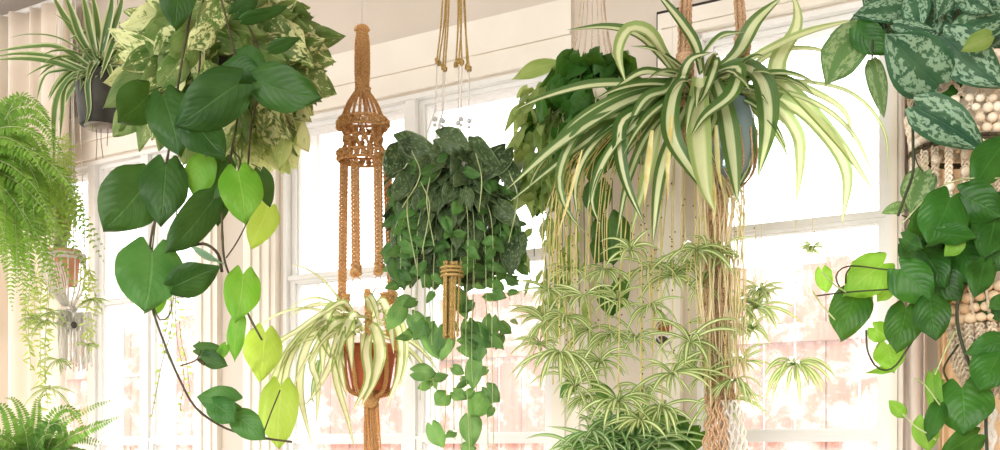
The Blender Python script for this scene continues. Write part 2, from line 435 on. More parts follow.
def pot(name_mat, parent, c, r, h, lip=.12, taper=.72, soil=True, pname='pot'):
    """c = centre of the rim"""
    b=MB(); R=r
    prof=[(0.001,-h),(R*taper*.96,-h),(R*taper,-h+.003),(R*.95,-h*lip*1.6),(R*.96,-h*lip*1.5),(R*1.04,-h*lip*1.5+.002),(R*1.07,-.003),(R*1.05,0),(R*.96,0),(R*.92,-.008),(R*.9,-h*.3)]
    b.lathe(c,prof,36); o=b.build(pname,M[name_mat],parent)
    if soil:
        s=MB(); rng=random.Random(int(r*1e5))
        s.lathe(c,[(R*.92,-.012),(R*.6,-.008),(R*.3,-.006),(.001,-.006)],24); so=s.build('soil',M['soil'],parent); so.parent=o; so.matrix_parent_inverse=o.matrix_parent_inverse.inverted()@so.matrix_parent_inverse if False else so.matrix_parent_inverse
    return o
CEIL=3.0
def hook(x, y, label):
    t=thing('ceiling_hook',label,'hook',Vector((x,y,CEIL-.001)))
    b=MB(); b.lathe((x,y,CEIL),[(.001,-.006),(.014,-.006),(.014,-.001),(.001,-.001)],16)
    q=[Vector((x,y,CEIL-.004)),Vector((x,y,CEIL-.02))]+[Vector((x+.011*math.sin(a),y,CEIL-.031+.011*math.cos(a))) for a in [i*.5 for i in range(10)]]
    b.tube(q,.002,6); b.build('hook_body',M['wire'],t); return t

# ============================================================ SETTING
D0=2.75; ex=Vector((.8533,-.5215,0)); en=Vector((.5215,.8533,0)); O=Vector((0,D0,0))
def W(p): return O+ex*p[0]+en*p[1]+Vector((0,0,p[2]))
def S(x):
    u=(x-500)/F; Y=D0/(1+.6111*u); return Y*u/.8533
Zh=2.44; Zs=1.06
openings=[(S(18),S(197)),(S(283),S(552)),(S(697),S(891))]
T0,T1=0.0,.16
def wbox(b,s0,s1,z0,z1,n0=T0,n1=T1): b.box(((s0+s1)/2,(n0+n1)/2,(z0+z1)/2),((s1-s0)/2,(n1-n0)/2,(z1-z0)/2),W)
b=MB(); SL,SR=-4.2,1.9
wbox(b,SL,SR,0,Zs); wbox(b,SL,SR,Zh,CEIL)
e=[SL]+[v for o_ in openings for v in o_]+[SR]
for i in range(0,len(e),2): wbox(b,e[i],e[i+1],Zs,Zh)
struct(b.build('wall_back',M['wall'],None,False))
def room_poly(name,z0,z1,mat,pad=0):
    b=MB(); c=[W((SL,pad,0)),W((SR,pad,0))]; c=[Vector((c[0].x,c[0].y,0)),Vector((c[1].x,c[1].y,0)),Vector((c[1].x,-1.2,0)),Vector((c[0].x,-1.2,0))]
    for z in (z0,z1):
        for p in c: b.v.append(Vector((p.x,p.y,z)))
    b.face((0,1,2,3)); b.face((7,6,5,4))
    for k in range(4): b.face((k,(k+1)%4,4+(k+1)%4,4+k))
    return struct(b.build(name,mat,None,False))
room_poly('floor',-.05,0,M['floor']); room_poly('ceiling',CEIL,CEIL+.05,M['ceil'])
b=MB(); c=W((SR,0,0)); b.box((c.x+.05,(c.y-1.2)/2,CEIL/2),(.05,(c.y+1.2)/2,CEIL/2)); struct(b.build('wall_right',M['wallwarm'],None,False))
# windows
def window(i,s0,s1,mull):
    b=MB(); fw=.012
    wbox(b,s0,s0+fw,Zs,Zh,.0,.13); wbox(b,s1-fw,s1,Zs,Zh,.0,.13); wbox(b,s0,s1,Zh-fw,Zh,.0,.13)
    wbox(b,s0-.04,s1+.04,Zs-.03,Zs,-.06,.15)
    sash=MB(); segs=[]; xs=[s0+fw]+[S(m) for m in mull]+[s1-fw]
    for m in mull: wbox(b,S(m)-.016,S(m)+.016,Zs,Zh-fw,.004,.12)
    panes=[]
    for k in range(len(xs)-1):
        a=xs[k]+(.016 if k else 0); c=xs[k+1]-(.016 if k<len(xs)-2 else 0); st=.017
        for z0,z1,n in ((Zs,1.538,.010),(1.538,1.992,.016),(1.992,Zh-fw,.022)):
            wbox(sash,a,a+st,z0,z1,n,n+.03); wbox(sash,c-st,c,z0,z1,n,n+.03)
            wbox(sash,a+st,c-st,z0,z0+.012,n,n+.03); wbox(sash,a+st,c-st,z1-.012,z1,n,n+.03)
            panes.append((a+st,c-st,z0+.012,z1-.012,n+.012))
            # glazing bead
            wbox(sash,a+st,c-st,z1-.016,z1-.012,n+.008,n+.03); wbox(sash,a+st,a+st+.004,z0+.012,z1-.012,n+.008,n+.03)
        wbox(sash,a,c,1.987,1.999,.006,.06); wbox(sash,a,c,1.534,1.542,.004,.06)
    f=struct(b.build('window_%d'%i,M['sash'],None,False))
    sash.build('window_sash',M['sash'],f,False)
    for p in panes:
        g=MB(); wbox(g,p[0]-.004,p[1]+.004,p[2]-.004,p[3]+.004,p[4],p[4]+.004); g.build('glass_pane',M['glass'],f,False)
window(1,*openings[0],[90,143]); window(2,*openings[1],[409]); window(3,*openings[2],[])
# head cornice over windows 1 and 2, stacked mouldings
b=MB(); s0,s1=SL,S(574)
wbox(b,s0,s1,Zh+.005,Zh+.058,-.014,0); wbox(b,s0,s1,Zh+.058,Zh+.066,-.022,0); wbox(b,s0,s1,Zh+.066,Zh+.147,-.016,0)
struct(b.build('trim_1',M['paint'],None,False))
b=MB(); s0=S(661); z=2.497
wbox(b,s0,SR,Zh+.004,z,-.02,0); wbox(b,s0,s0+.055,Zs,Zh+.004,-.02,0)
wbox(b,s0+.012,SR,Zh+.02,Zh+.03,-.028,0)
struct(b.build('trim_2',M['paint'],None,False))
b=MB(); wbox(b,s0,S(729),z,z+.005,-.022,0); wbox(b,s0-.002,s0,z-.12,z+.005,-.021,0); struct(b.build('trim_3',M['gap'],None,False))  # dark strip standing in for the shadow along the casing edge
# fluted casings on the piers
def casing(i,sa,sb,fl=5,proud=.02):
    b=MB(); wbox(b,sa,sb,Zs,Zh+.004,-proud,0)
    w=(sb-sa)/(2*fl+1)
    for k in range(fl): 
        s=sa+w*(2*k+1); wbox(b,s,s+w,Zs,Zh-.02,-proud-.008,-proud+.001)
    struct(b.build('trim_%d'%i,M['paint'],None,False))
casing(4,S(199),S(222),2); casing(5,S(248),S(280),3); casing(6,S(554),S(590),2,.012); casing(7,S(893),S(911),2)
# outside
b=MB(); b.box((0,9,-.25),(14,5.2,.05)); 
for v in b.v: v.y=max(v.y,3.9+0*v.x)
g=b.build('ground',M['ground'],None,False); struct(g)
ft=thing('fence','patchy pale red vertical board fence standing outside the windows','fence',W((0,3.2,-.2)))
rng=random.Random(5)
def FW(p): return W((p[0],p[1]+3.2,p[2]))
b=MB()
for k in range(64):
    s=-7+k*.16; b.box((s,rng.uniform(-.006,.006),1.12+rng.uniform(-.01,.01)),(.074,.011,1.32),FW)
b.build('board_panel',M['fence'],ft,False)
for z in (.35,1.28,2.10):
    b=MB(); b.box((-1.9,-.04,z),(5.2,.025,.045),FW); b.build('rail',M['fence'],ft,False)
for s in (-6.9,-4.6,-2.3,0.0,2.3):
    b=MB(); b.box((s,.06,1.12),(.05,.05,1.36),FW); b.build('post',M['fence'],ft,False)

# curtains
def curtain(name,label,mat,sa,sb,n0,z0,z1,folds,amp,seed,pinch=0):
    rng=random.Random(seed); b=MB(); nu,nv=folds*12+1,40; pts=[];uv=[]
    ph=[rng.uniform(-.4,.4) for _ in range(folds*2)]
    for i in range(nv):
        t=i/(nv-1); z=z1+(z0-z1)*t
        for j in range(nu):
            u=j/(nu-1); a=u*folds*2*math.pi+ph[int(u*(folds*2-1))]*.3+.5*math.sin(t*3+u*9)
            w=1-pinch*math.sin(math.pi*t)*.5
            s=sa+(sb-sa)*(u*w)
            pts.append(W((s+.01*math.sin(a*.5+t*2),n0+amp*math.sin(a)*(.8+.4*math.sin(u*13)),z))); uv.append((u,t))
    b.grid(pts,uv,nu,nv)
    o=b.build(name,mat); o['label']=label; o['category']='curtain'
    md=o.modifiers.new('thick','SOLIDIFY'); md.thickness=.0015
    return o
curtain('curtain','beige sheer curtain gathered in folds at the left edge behind the ferns',M['curtain'],S(-60),S(96),-.10,.15,2.93,11,.034,1)
curtain('curtain','pale linen curtain beside the right-hand window behind the pothos leaves',M['curtainr'],S(905),S(936),-.08,.15,2.93,3,.018,2)
curtain('curtain','tan drape at the right edge behind the beaded macrame hanger',M['drape'],S(938),S(1010),-.06,.15,2.93,4,.016,3)
for lab,sa,sb in (('white curtain rod above the beige sheer curtain',S(-70),S(100)),('white curtain rod above the pale linen curtain',S(880),S(1012))):
    t=thing('curtain_rod',lab,'curtain rod',W((sa,-.09,2.94)))
    b=MB(); b.tube([W((sa,-.09,2.94)),W((sb,-.09,2.94))],.009,10); b.build('rod',M['sash'],t)
    for s in (sa+.02,sb-.02): b=MB(); b.tube([W((s,-.09,2.94)),W((s,0,2.94))],.006,8); b.build('bracket',M['sash'],t)

# ============================================================ PLANTS
def hanger_top(x,d): # hook position above photo column x at depth d
    return ((x-500)/F*d, d)
# ---- A spider plant upper left
d=2.45; rng=random.Random(11)
t=thing('spider_plant','spider plant with cream-edged leaves in a black hanging pot at upper left','plant',P(99,128,d))
c=P(99,74,d); r=24/F*d
pot('blackpot',t,c,r,52/F*d,taper=.78)
b=MB(); b.lathe(P(101,127,d),[(.001,0),(.03,0),(.036,.008),(.038,.008),(.034,-.004),(.001,-.004)],28); b.build('saucer',M['saucer'],t)
b=MB()
A=[([(92,68),(60,47),(30,46),(-8,52)],8),([(88,70),(50,56),(20,53),(-8,57)],8),([(90,75),(55,62),(25,58),(-8,60)],9),
 ([(92,60),(76,34),(62,12),(50,-10)],9),([(94,58),(80,35),(72,12),(62,-12)],9),([(96,56),(90,30),(86,8),(80,-14)],9),([(99,56),(98,30),(95,8),(90,-14)],8),
 ([(101,55),(106,30),(111,8),(113,-14)],9),([(100,55),(112,30),(120,8),(124,-14)],8),([(102,56),(112,40),(128,24),(148,8)],5),
 ([(100,56),(92,34),(84,32),(68,40)],8),([(98,58),(90,44),(86,60),(80,92)],9),([(97,60),(92,75),(93,100),(92,134)],8),([(99,60),(88,80),(89,110),(84,128)],6),
 ([(90,70),(70,76),(55,105),(54,165)],6),([(88,74),(66,85),(62,115),(60,140)],6),([(90,68),(60,70),(44,76),(36,103)],6),
 ([(104,58),(114,38),(108,55),(100,80)],7),([(108,60),(118,50),(125,58),(128,76)],6),([(104,62),(112,60),(102,68),(95,78)],6),([(96,60),(60,38),(30,34),(8,38)],2.5)]
for pts,w in A: pstrap(b,pts,w,d-.06,rng)
rosette(b,c+Vector((0,0,.015)),34,.18,.013,rng,up=.6,droop=1.15)
b.build('foliage',M['spidedge'],t)
b=MB(); b.tube(px([(96,128),(97,140),(96,160)],d),.001,5); b.tube(px([(101,128),(101,142),(103,158)],d),.001,5); b.tube(px([(108,128),(107,146)],d),.001,5)
b.build('drip_wire',M['wire'],t)
hx,hy=hanger_top(99,d)
w=thing('wire_plant_hanger','thin wire hanger above the black pot of the upper-left spider plant','hanger',(hx,hy,CEIL-.04))
b=MB()
for a in (0,2.1,4.2):
    b.tube([Vector((hx,hy,CEIL-.04)),c+Vector((math.cos(a)*r*1.05,math.sin(a)*r*1.05,-.002))],.0011,5)
b.build('wire',M['wire'],w); hook(hx,hy,'ceiling hook holding the upper-left spider plant')

# ---- B big fern left
def fernplant(label,cpx,d,specs,mat,seed,potspec=None,extra=None):
    rng=random.Random(seed); c=P(*cpx,d)
    t=thing('potted_fern',label,'fern',c+Vector((0,0,-.12)))
    if potspec: pot(potspec[0],t,c,potspec[1],potspec[2])
    f=MB(); s=MB()
    for pts,w in specs:
        q=[P(p[0],p[1],p[2] if len(p)>2 else d) for p in pts]; frond(f,s,q,w/F*d,rng)
    if extra:
        n,L,up,az,w=extra
        for i in range(n):
            a=az[0]+(az[1]-az[0])*rng.random(); el=up+rng.uniform(-.5,.5); l=L*rng.uniform(.6,1.1)
            v=Vector((math.cos(a)*math.cos(el),math.sin(a)*math.cos(el)*.6,math.sin(el))); p=c.copy(); q=[]
            for k in range(6): q.append(p.copy()); v=(v+Vector((0,0,-.36))).normalized(); p=p+v*l/5
            frond(f,s,q,w/F*d*rng.uniform(.8,1.15),rng,n=30)
    f.build('foliage',mat,t); s.build('frond_stem',M['vinepale'],t); return t
fernplant('large bright green fern with arching fronds hanging at the left edge',(-40,165),2.25,
 [([(-8,150),(10,112),(35,108),(56,130,2.2)],22),([(-8,150),(15,100),(30,98),(48,112)],18),([(-8,150),(20,130),(40,145),(52,190)],24),([(-8,150),(12,140),(30,180),(36,250,2.2)],26),
  ([(-8,150),(5,150),(14,200),(18,290,2.15)],26),([(-8,150),(20,135),(28,200),(30,300,2.1)],24),([(-8,150),(0,160),(2,210),(4,270,2.12)],26),([(-8,150),(25,160),(45,210),(48,262)],22),([(-8,150),(2,110),(14,98),(30,104)],20),
  ([(-8,150),(10,150),(20,230),(24,330,2.12)],18),([(-8,150),(14,120),(40,122),(66,160)],18),([(-30,150),(-5,110),(8,120),(16,180,2.2)],26),([(-30,150),(0,125),(18,140),(24,220,2.15)],26),([(-30,150),(0,180),(8,240),(12,310,2.15)],26),([(-8,150),(22,150),(38,210),(42,290,2.2)],22),([(-8,150),(10,170),(16,230),(28,300,2.1)],22),([(-20,140),(10,180),(24,240),(34,280,2.12)],26),([(-20,140),(0,140),(6,190),(2,260,2.1)],28)],M['fern'],21,('terrapale',.075,.12),(34,.34,.35,(-1.3,1.3),24))
# ---- C lime trailing plant in white macrame hanger
d=2.5; rng=random.Random(31)
c=P(65,250,d)
t=thing('trailing_fern','lime green lacy trailing plant in a terracotta pot inside the white macrame hanger','plant',P(65,285,d))
pot('terrapale',t,c,15/F*d,36/F*d,taper=.8)
f=MB(); s=MB()
for i in range(44):
    x0=60+rng.uniform(-6,8); x1=rng.uniform(34,82); y1=rng.uniform(200,262)
    frond(f,s,[P(x0,rng.uniform(246,250),d+rng.uniform(-.02,.02)),P((x0+x1)/2+rng.uniform(-6,6),rng.uniform(130,215),d+rng.uniform(-.05,.05)),P(x1,(y1+170)/2,d+rng.uniform(-.08,.08)),P(x1+rng.uniform(-6,6),y1,d+rng.uniform(-.09,.05))],rng.uniform(7,12)/F*d,rng,n=26)
f.build('foliage',M['fernlime'],t); s.build('stem',M['vinepale'],t)
# hanging shoots below
v=MB(); lf=MB()
for i,(x,y0,y1) in enumerate([(42,250,380),(48,255,395),(30,262,370),(27,290,350),(46,300,410),(85,262,300),(88,260,350),(95,290,345),(36,270,330)]):
    q=cr(px([(60+(x-60)*.5,248,d-.04),(x+2,y0+10,d-.06),(x-2,(y0+y1)/2,d-.07),(x+rng.uniform(-3,3),y1,d-.06)]),22); v.tube(q,.0008,4)
    for k,p in enumerate(q[6:]):
        for _ in range(2):
            a=rng.random()*6.3; leaf(lf,p,p+Vector((math.cos(a),math.sin(a)*.4,rng.uniform(-.8,.4)))*rng.uniform(.012,.026),.005,rng,roll=rng.uniform(-1,1),lobe=.05,prof=OP,nu=3,nv=5)
v.build('runner',M['vinepale'],t); lf.build('runner_leaves',M['fernlime'],t)
for (x,y,L) in [(50,388,.075),(44,322,.06),(52,312,.05),(93,300,.045),(88,345,.04),(30,318,.04),(58,360,.05)]:
    b=MB(); rosette(b,P(x,y,d-.07),11,L,.0055,rng,up=.2,droop=.8); b.build('plantlet',M['plantlet'],t)
def hung_cords(parent,name,mat,starts,ends,r,n=16,mid=None,tw=True):
    for a,e in zip(starts,ends):
        b=MB(); path=[a]+([mid] if mid else [])+[e]
        twist(b,path,r,3,60) if tw else b.tube(cr(path,12),r,5)
        b.build(name,mat,parent)
top=P(68,-60,d); h=thing('macrame_plant_hanger','white knotted macrame hanger with long fringe around the small pale terracotta pot at left','hanger',(P(68,300,d)))
hx,hy=hanger_top(68,d); tp=Vector((hx,hy,CEIL-.04)); hook(hx,hy,'ceiling hook holding the white fringed macrame hanger')
R=17/F*d
ring=[c+Vector((math.cos(a)*R*1.12,math.sin(a)*R*1.12,-.012)) for a in [k*math.pi/3+.3 for k in range(6)]]
hung_cords(h,'cord',M['white'],[tp]*6,ring,.0013)
b=MB(); b.tube([c+Vector((math.cos(k*.2618)*R*1.12,math.sin(k*.2618)*R*1.12,-.012)) for k in range(25)],.0035,6); b.tube([c+Vector((math.cos(k*.2618)*R*1.12,math.sin(k*.2618)*R*1.12,-.020)) for k in range(25)],.0035,6); b.build('knotted_band',M['white'],h)
btm=P(68,306,d)
b=MB()
for k in range(18):
    a=k*math.pi/9; p=c+Vector((math.cos(a)*R*1.15,math.sin(a)*R*1.15,-.02)); q=c+Vector((math.cos(a)*R*1.05,math.sin(a)*R*1.05,-.085)); 
    b.tube(cr([p,q,btm+Vector((math.cos(a)*.012,math.sin(a)*.012,0))],10),.0016,5)
for k in range(10):
    x=40+k*2.4; b.tube(cr(px([(x,262,d-.05),(x+5,282,d-.04),(64+k*.4,306,d)]),10),.0016,5)
b.build('net',M['white'],h)
b=MB()
for k in range(26):
    a=k*.6; knot(b,btm+Vector((math.cos(a)*.030*((k%5)/5+.3),math.sin(a)*.018,-.005-.002*k)),.0065,rng)
b.build('knot_cluster',M['white'],h)
b=MB()
for k in range(34):
    x=58+k*1.0; z1=rng.uniform(360,372)
    b.tube(cr([P(x,312,d+rng.uniform(-.015,.015)),P(x+rng.uniform(-1,1),340,d+rng.uniform(-.015,.015)),P(x+rng.uniform(-1.5,1.5),z1,d+rng.uniform(-.015,.015))],8),.0019,5)
b.build('fringe',M['white'],h)
b=MB(); b.ball(P(74,325,d-.03),.0075,12,8); b.build('bead',M['blackpot'],h)

# ---- E lower left fern
fernplant('low green fern with curved fronds in the bottom left corner',(30,470),2.2,
 [([(40,460),(65,440),(90,428),(121,416)],20),([(40,465),(60,425),(90,408),(112,400)],14),([(40,465),(50,420),(70,408),(85,430)],18),([(20,465),(10,420),(0,405),(-10,420)],20),
  ([(30,465),(25,420),(15,400),(5,398)],18),([(30,465),(36,420),(38,400),(46,394)],18),([(35,460),(45,430),(60,425),(66,450)],20)],M['ferndark'],22,('terrapale',.08,.1),(60,.17,.75,(0,6.28),20))
pl=thing('plant_stand','round pale stand carrying the low fern at bottom left','plant stand',(P(30,470,2.2).x,2.2,0))
cz=P(30,470,2.2); 
b=MB(); b.lathe((cz.x,2.2,cz.z-.1),[(.001,-.025),(.13,-.025),(.13,-.001),(.001,-.001)],32); b.build('top',M['sash'],pl)
for k in range(3):
    a=k*2.094+.4; b=MB(); b.tube([Vector((cz.x+.09*math.cos(a),2.2+.09*math.sin(a),cz.z-.124)),Vector((cz.x+.16*math.cos(a),2.2+.16*math.sin(a),0))],.012,10); b.build('leg',M['beadwood'],pl)

# ---- F marble pothos
d=2.2; rng=random.Random(41)
c=P(222,70,d)
t=thing('marble_pothos','cream and green marbled pothos hanging in a dense clump at upper left','plant',P(222,110,d))
pot('blackpot',t,c,.075,.10)
b=MB(); st=MB()
for i in range(190):
    a=rng.uniform(0,6.283); rr=math.sqrt(rng.random())
    x=222+math.cos(a)*rr*84; y=62+math.sin(a)*rr*72
    if y>105 and x<190: x=190+rng.random()*60
    if x<140 and y>95: y-=30
    dx,dy=(x-222)*.5+rng.uniform(-14,14),(y-60)*.35+22+rng.uniform(-16,12)
    l=math.hypot(dx,dy); L=rng.uniform(28,44); dx,dy=dx/l*L,dy/l*L
    dep=-.17*(1-rr*rr)+rng.uniform(-.03,.12)
    pleaf(b,(x,y,x+dx,y+dy,rng.uniform(20,30),dep,dep-rng.uniform(-.02,.05),rng.uniform(-55,55)),d,rng,fold=rng.uniform(.1,.45),curl=rng.uniform(.05,.3))
    q=P(x,y,d+dep); st.tube(cr([c+Vector((0,0,.01)),c.lerp(q,.6)+Vector((0,0,.03)),q],8),.0014,4)
for l in [(158,56,106,28,20,-.1,-.12,-20),(158,72,101,103,30,-.1,-.13,15),(150,60,116,56,18,-.1,-.1,-30),(282,60,324,42,28,-.08,-.1,20),(215,85,208,60,26,-.2,-.22,30),(270,20,292,48,24,-.1,-.12,10),(285,75,318,103,26,-.05,-.06,20),(180,60,160,90,24,-.2,-.22,10),(190,40,176,72,28,-.2,-.2,-20),
          (165,20,150,55,26,-.1,-.12,20),(222,5,196,30,24,-.2,-.22,10),(210,30,190,50,20,-.22,-.24,-10),(135,110,112,136,26,-.02,-.02,20),(150,108,138,150,18,-.02,-.02,20),(165,112,160,150,18,-.02,-.02,-20),(270,95,262,128,28,-.08,-.1,0)]:
    pleaf(b,l,d,rng,fold=.25)
b.build('marbled_foliage',M['marble'],t)
b=MB()
for i in range(40):
    x=rng.uniform(222,292); y=rng.uniform(95,150)-(x-250)*.1
    dep=rng.uniform(-.05,.1)
    pleaf(b,(x,y,x+rng.uniform(-12,14),y+rng.uniform(20,36),rng.uniform(16,26),dep,dep,rng.uniform(-50,50)),d,rng,fold=.3)
    q=P(x,y,d+dep); st.tube(cr([c+Vector((0,0,.01)),c.lerp(q,.6)+Vector((0,0,.03)),q],8),.0014,4)
for l in [(292,116,306,152,22,.02,.02,20),(262,100,285,128,24,0,0,0)]: 
    pleaf(b,l,d,rng,fold=.12)
b.build('pale_foliage',M['pale'],t)
b=MB()
for l in [(268,208,252,247,28,.02,.0,10),(265,333,262,380,36,.0,-.02,-15),(281,386,277,448,38,0,-.02,10)]: pleaf(b,l,d,rng,fold=.12)
b.build('lime_foliage',M['lime'],t)
st.build('stem',M['vinepale'],t)
hx,hy=hanger_top(222,d); w=thing('wire_plant_hanger','thin wire hanger above the marbled pothos','hanger',(hx,hy,CEIL-.04)); hook(hx,hy,'ceiling hook holding the marbled pothos')
b=MB()
for a in (.5,2.6,4.7): b.tube([Vector((hx,hy,CEIL-.04)),c+Vector((math.cos(a)*.078,math.sin(a)*.078,-.003))],.0011,5)
b.build('wire',M['wire'],w)

# ---- G heartleaf philodendron
d=1.98; rng=random.Random(51)
c=P(205,-42,d)
t=thing('philodendron','dark green heart-leaf philodendron with long vines trailing in front of the marbled pothos','plant',c+Vector((0,0,-.1)))
pot('terra',t,c+Vector((0,0,0)),.055,.055)
dk=[(177,-22,177,28,34,-.02,-.03,5),(243,20,288,8,15,0,0,30),(234,14,262,-8,18,0,0,10),(258,82,318,97,42,-.05,-.08,0),(270,50,301,39,13,-.05,-.05,20),(258,72,232,46,28,-.04,-.02,-20),
 (148,95,121,124,40,-.03,-.06,-25),(164,97,177,151,44,-.05,-.07,10),(238,84,174,124,48,-.07,-.09,0),(226,72,262,68,30,-.03,-.05,-20),(192,120,224,157,38,-.05,-.06,-15),
 (146,182,106,232,56,0,-.02,0),(166,165,158,222,44,-.02,-.04,12),(222,162,212,222,34,.02,.0,35),(213,200,167,254,36,-.02,-.04,-20),(261,172,270,206,22,.02,.02,-20),
 (174,286,219,268,32,-.03,-.05,15),(196,349,226,352,14,0,0,0),(204,356,226,366,17,0,-.01,10)]
mid=[(152,252,146,310,62,-.02,-.04,0),(176,268,186,296,20,0,0,0),(235,402,196,398,28,-.02,-.03,0),(214,404,236,420,26,-.04,-.05,-10),(236,416,265,438,26,-.02,-.03,0)]
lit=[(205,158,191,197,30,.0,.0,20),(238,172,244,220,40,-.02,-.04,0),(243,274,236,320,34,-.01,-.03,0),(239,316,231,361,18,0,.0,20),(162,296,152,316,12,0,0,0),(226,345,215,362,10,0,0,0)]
b=MB(); s=MB()
V1=px([(200,-35),(182,60),(172,130),(160,200),(150,246),(151,300),(165,345),(180,380),(196,408),(225,428),(258,437),(292,442)],d)
V2=px([(212,-35),(236,60),(238,110),(232,150),(224,190),(222,220),(225,262),(238,292),(250,318),(262,340)],d)
V3=px([(215,-35),(262,60),(252,120),(248,165)],d+.05)
V4=px([(205,-35),(200,60),(196,120),(214,170)],d+.03)
for v_,r_ in ((V1,.0022),(V2,.0021),(V3,.0019),(V4,.0018)): 
    q=cr(v_,60); b.tube(q,[r_*(1+.25*(i%7==0)) for i in range(60)],6)
for q in ([(226,258),(238,240),(252,212)],[(180,366),(196,360),(201,350)],[(151,300),(160,320),(170,314),(172,300)],[(158,205),(155,225),(152,252)],[(152,262),(175,270),(190,262)],[(232,150),(240,160),(238,172)],[(150,246),(170,286),(175,284)],[(224,195),(214,200),(210,206)],[(262,437),(270,415),(280,390)]):
    b.tube(cr(px(q,d-.01),10),.0014,5)
b.tube(cr(px([(190,246,d),(205,244,d),(218,254,d),(222,272,d)]),12),.003,6)
b.build('vine',M['vine'],t)
b=MB()
for l in dk:
    pleaf(b,l,d,rng,fold=.12,curl=rng.uniform(.05,.2)); s=MB(); s.tube(cr([P(l[0],l[1],d+l[5]),P(l[0],l[1]-3,d+l[5]+.01),P(l[0]*.8+215*.2,l[1]-8,d)],6),.0012,4); s.build('leaf_stalk',M['vinegreen'],t)
b.build('dark_foliage',M['philo'],t)
b=MB()
for l in mid: pleaf(b,l,d,rng,fold=.1,curl=.12)
mm=heartmat('mid_green_leaf',(.018,.10,.02),(.035,.15,.03),(.10,.25,.08),.22); b.build('green_foliage',mm,t)
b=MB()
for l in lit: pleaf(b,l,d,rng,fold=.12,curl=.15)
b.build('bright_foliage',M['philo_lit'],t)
b=MB()
for l in [(190,246,222,268,12,-.01,-.01,60)]: pleaf(b,l,d,rng,prof=OP,lobe=0)
b.build('grey_foliage',M['teal'],t)
b=MB()
for k in range(4): b.ball(P(199+k*1.5,360+k*1.2,d),.0035,6,5)
b.build('aerial_root_stub',M['vine'],t)
hx,hy=hanger_top(205,d); w=thing('wire_plant_hanger','thin wire hanger above the heart-leaf philodendron','hanger',(hx,hy,CEIL-.04)); hook(hx,hy,'ceiling hook holding the heart-leaf philodendron')
b=MB()
for a in (.5,2.6,4.7): b.tube([Vector((hx,hy,CEIL-.04)),c+Vector((math.cos(a)*.057,math.sin(a)*.057,-.003))],.001,5)
b.build('wire',M['wire'],w)
# faint strings of tiny leaves in the left window
d=2.45; rng=random.Random(52)
for ln,(q,lab) in enumerate([([(172,322),(165,352),(160,372),(152,415)],'sparse string of tiny leaves hanging in the left window beside the brown vine'),]):
    t=thing('trailing_string_plant',lab,'plant',P(174,300,d))
    v=MB(); lf=MB()
    for q2 in (q,[(176,250),(180,330),(186,360),(190,392)],[(176,330),(184,375),(180,410)],[(168,320),(162,345),(172,360)]):
        pts=cr(px([(174,-40),(178,120),(176,240)]+q2,d),70); v.tube(pts,.0006,4)
        for p in pts[44:]:
            if rng.random()<.8:
                a=rng.random()*6.3; leaf(lf,p,p+Vector((math.cos(a),0,rng.uniform(-.9,.2)))*rng.uniform(.006,.016),.007,rng,prof=OP,nu=3,nv=4)
    v.build('string',M['vine'],t); lf.build('foliage',M['limedroop'],t)
    pot('blackpot',t,P(174,-38,d)+Vector((0,0,.0)),.035,.05)
    hx,hy=hanger_top(174,d); b=MB(); b.tube([Vector((hx,hy,CEIL)),P(174,-38,d)+Vector((0,0,-.02))],.001,5); b.build('suspension_wire',M['wire'],t)
# ---- H ochre macrame hanger with weeping spider plant
d=2.35; rng=random.Random(61)
tp=P(362,27,d)
h=thing('macrame_plant_hanger','ochre knotted macrame hanger with wrapped top loop holding the terracotta pot','hanger',P(368,392,d))
hx,hy=hanger_top(362,d); hook(hx,hy,'ceiling hook holding the ochre macrame hanger')
b=MB(); b.tube([Vector((hx,hy,CEIL-.04)),tp+Vector((0,0,-.004))],.0008,5); b.build('nylon_line',M['nylon'],h)
b=MB()
for x in (-4,-1,2,4.5): sinnet(b,[P(362+x*.55,28+abs(x)*.5,d),P(362+x,45,d),P(362+x*1.05,70,d),P(362+x*.9,86,d)],.0065,.010)
q=[P(362+6*math.cos(a),31-6*math.sin(a)*.8,d) for a in [k*.35 for k in range(10)]]; b.tube(q,.005,6)
b.build('hanging_loop',M['ochre'],h)
b=MB()
for k in range(4): knot(b,P(362+rng.uniform(-4,4),84+k*2.5,d-.003),.014,rng)
b.build('top_knot',M['ochre'],h)
def ringpt(cx,cy,R,a): 
    c=P(cx,cy,d); return c+Vector((math.cos(a)*R,math.sin(a)*R*.9,0))
PX=d/F
n=18
for k in range(n):
    a=k*2*math.pi/n+.15; b=MB()
    sinnet(b,[ringpt(362,88,4*PX,a),ringpt(362.5,104,15*PX,a),ringpt(363,122,22*PX,a)],.0022,.006); b.build('cord',M['ochre'],h)
for yy,RR,nm in ((124,24,'knotted_band'),(157,24,'knotted_band')):
    b=MB()
    for k in range(22):
        a=k*2*math.pi/22; knot(b,ringpt(363,yy+rng.uniform(-2,2),RR*PX,a),.0075,rng)
    for dy in (-4,4): b.tube([ringpt(363,yy+dy,RR*PX,k*.2618) for k in range(25)],.003,6)
    b.build(nm,M['ochre'],h)
b=MB()
for k in range(12):
    a=k*2*math.pi/12; sinnet(b,[ringpt(363,126,23*PX,a),ringpt(363,140,17*PX,a+.25),ringpt(363,155,23*PX,a+.5)],.0030,.006)
    knot(b,ringpt(363,140,17*PX,a+.2),.008,rng)
b.build('lattice',M['ochre'],h)
legs=[(-.1,385,372),(.0,0,0)]
B=[(343,342,1),(356,355,0),(379,378,0),(389,392,1)]
ptc=P(371,345,d)
def rim(a,R,z): return ptc+Vector((math.cos(a)*R,math.sin(a)*R,z))
angs=[math.pi*.95,math.pi*1.35,math.pi*1.68,.05]; starts=[(344,160),(355,160),(378,160),(387,160)]; knots=[(342,300),(356,270),(379,269),(392,298)]
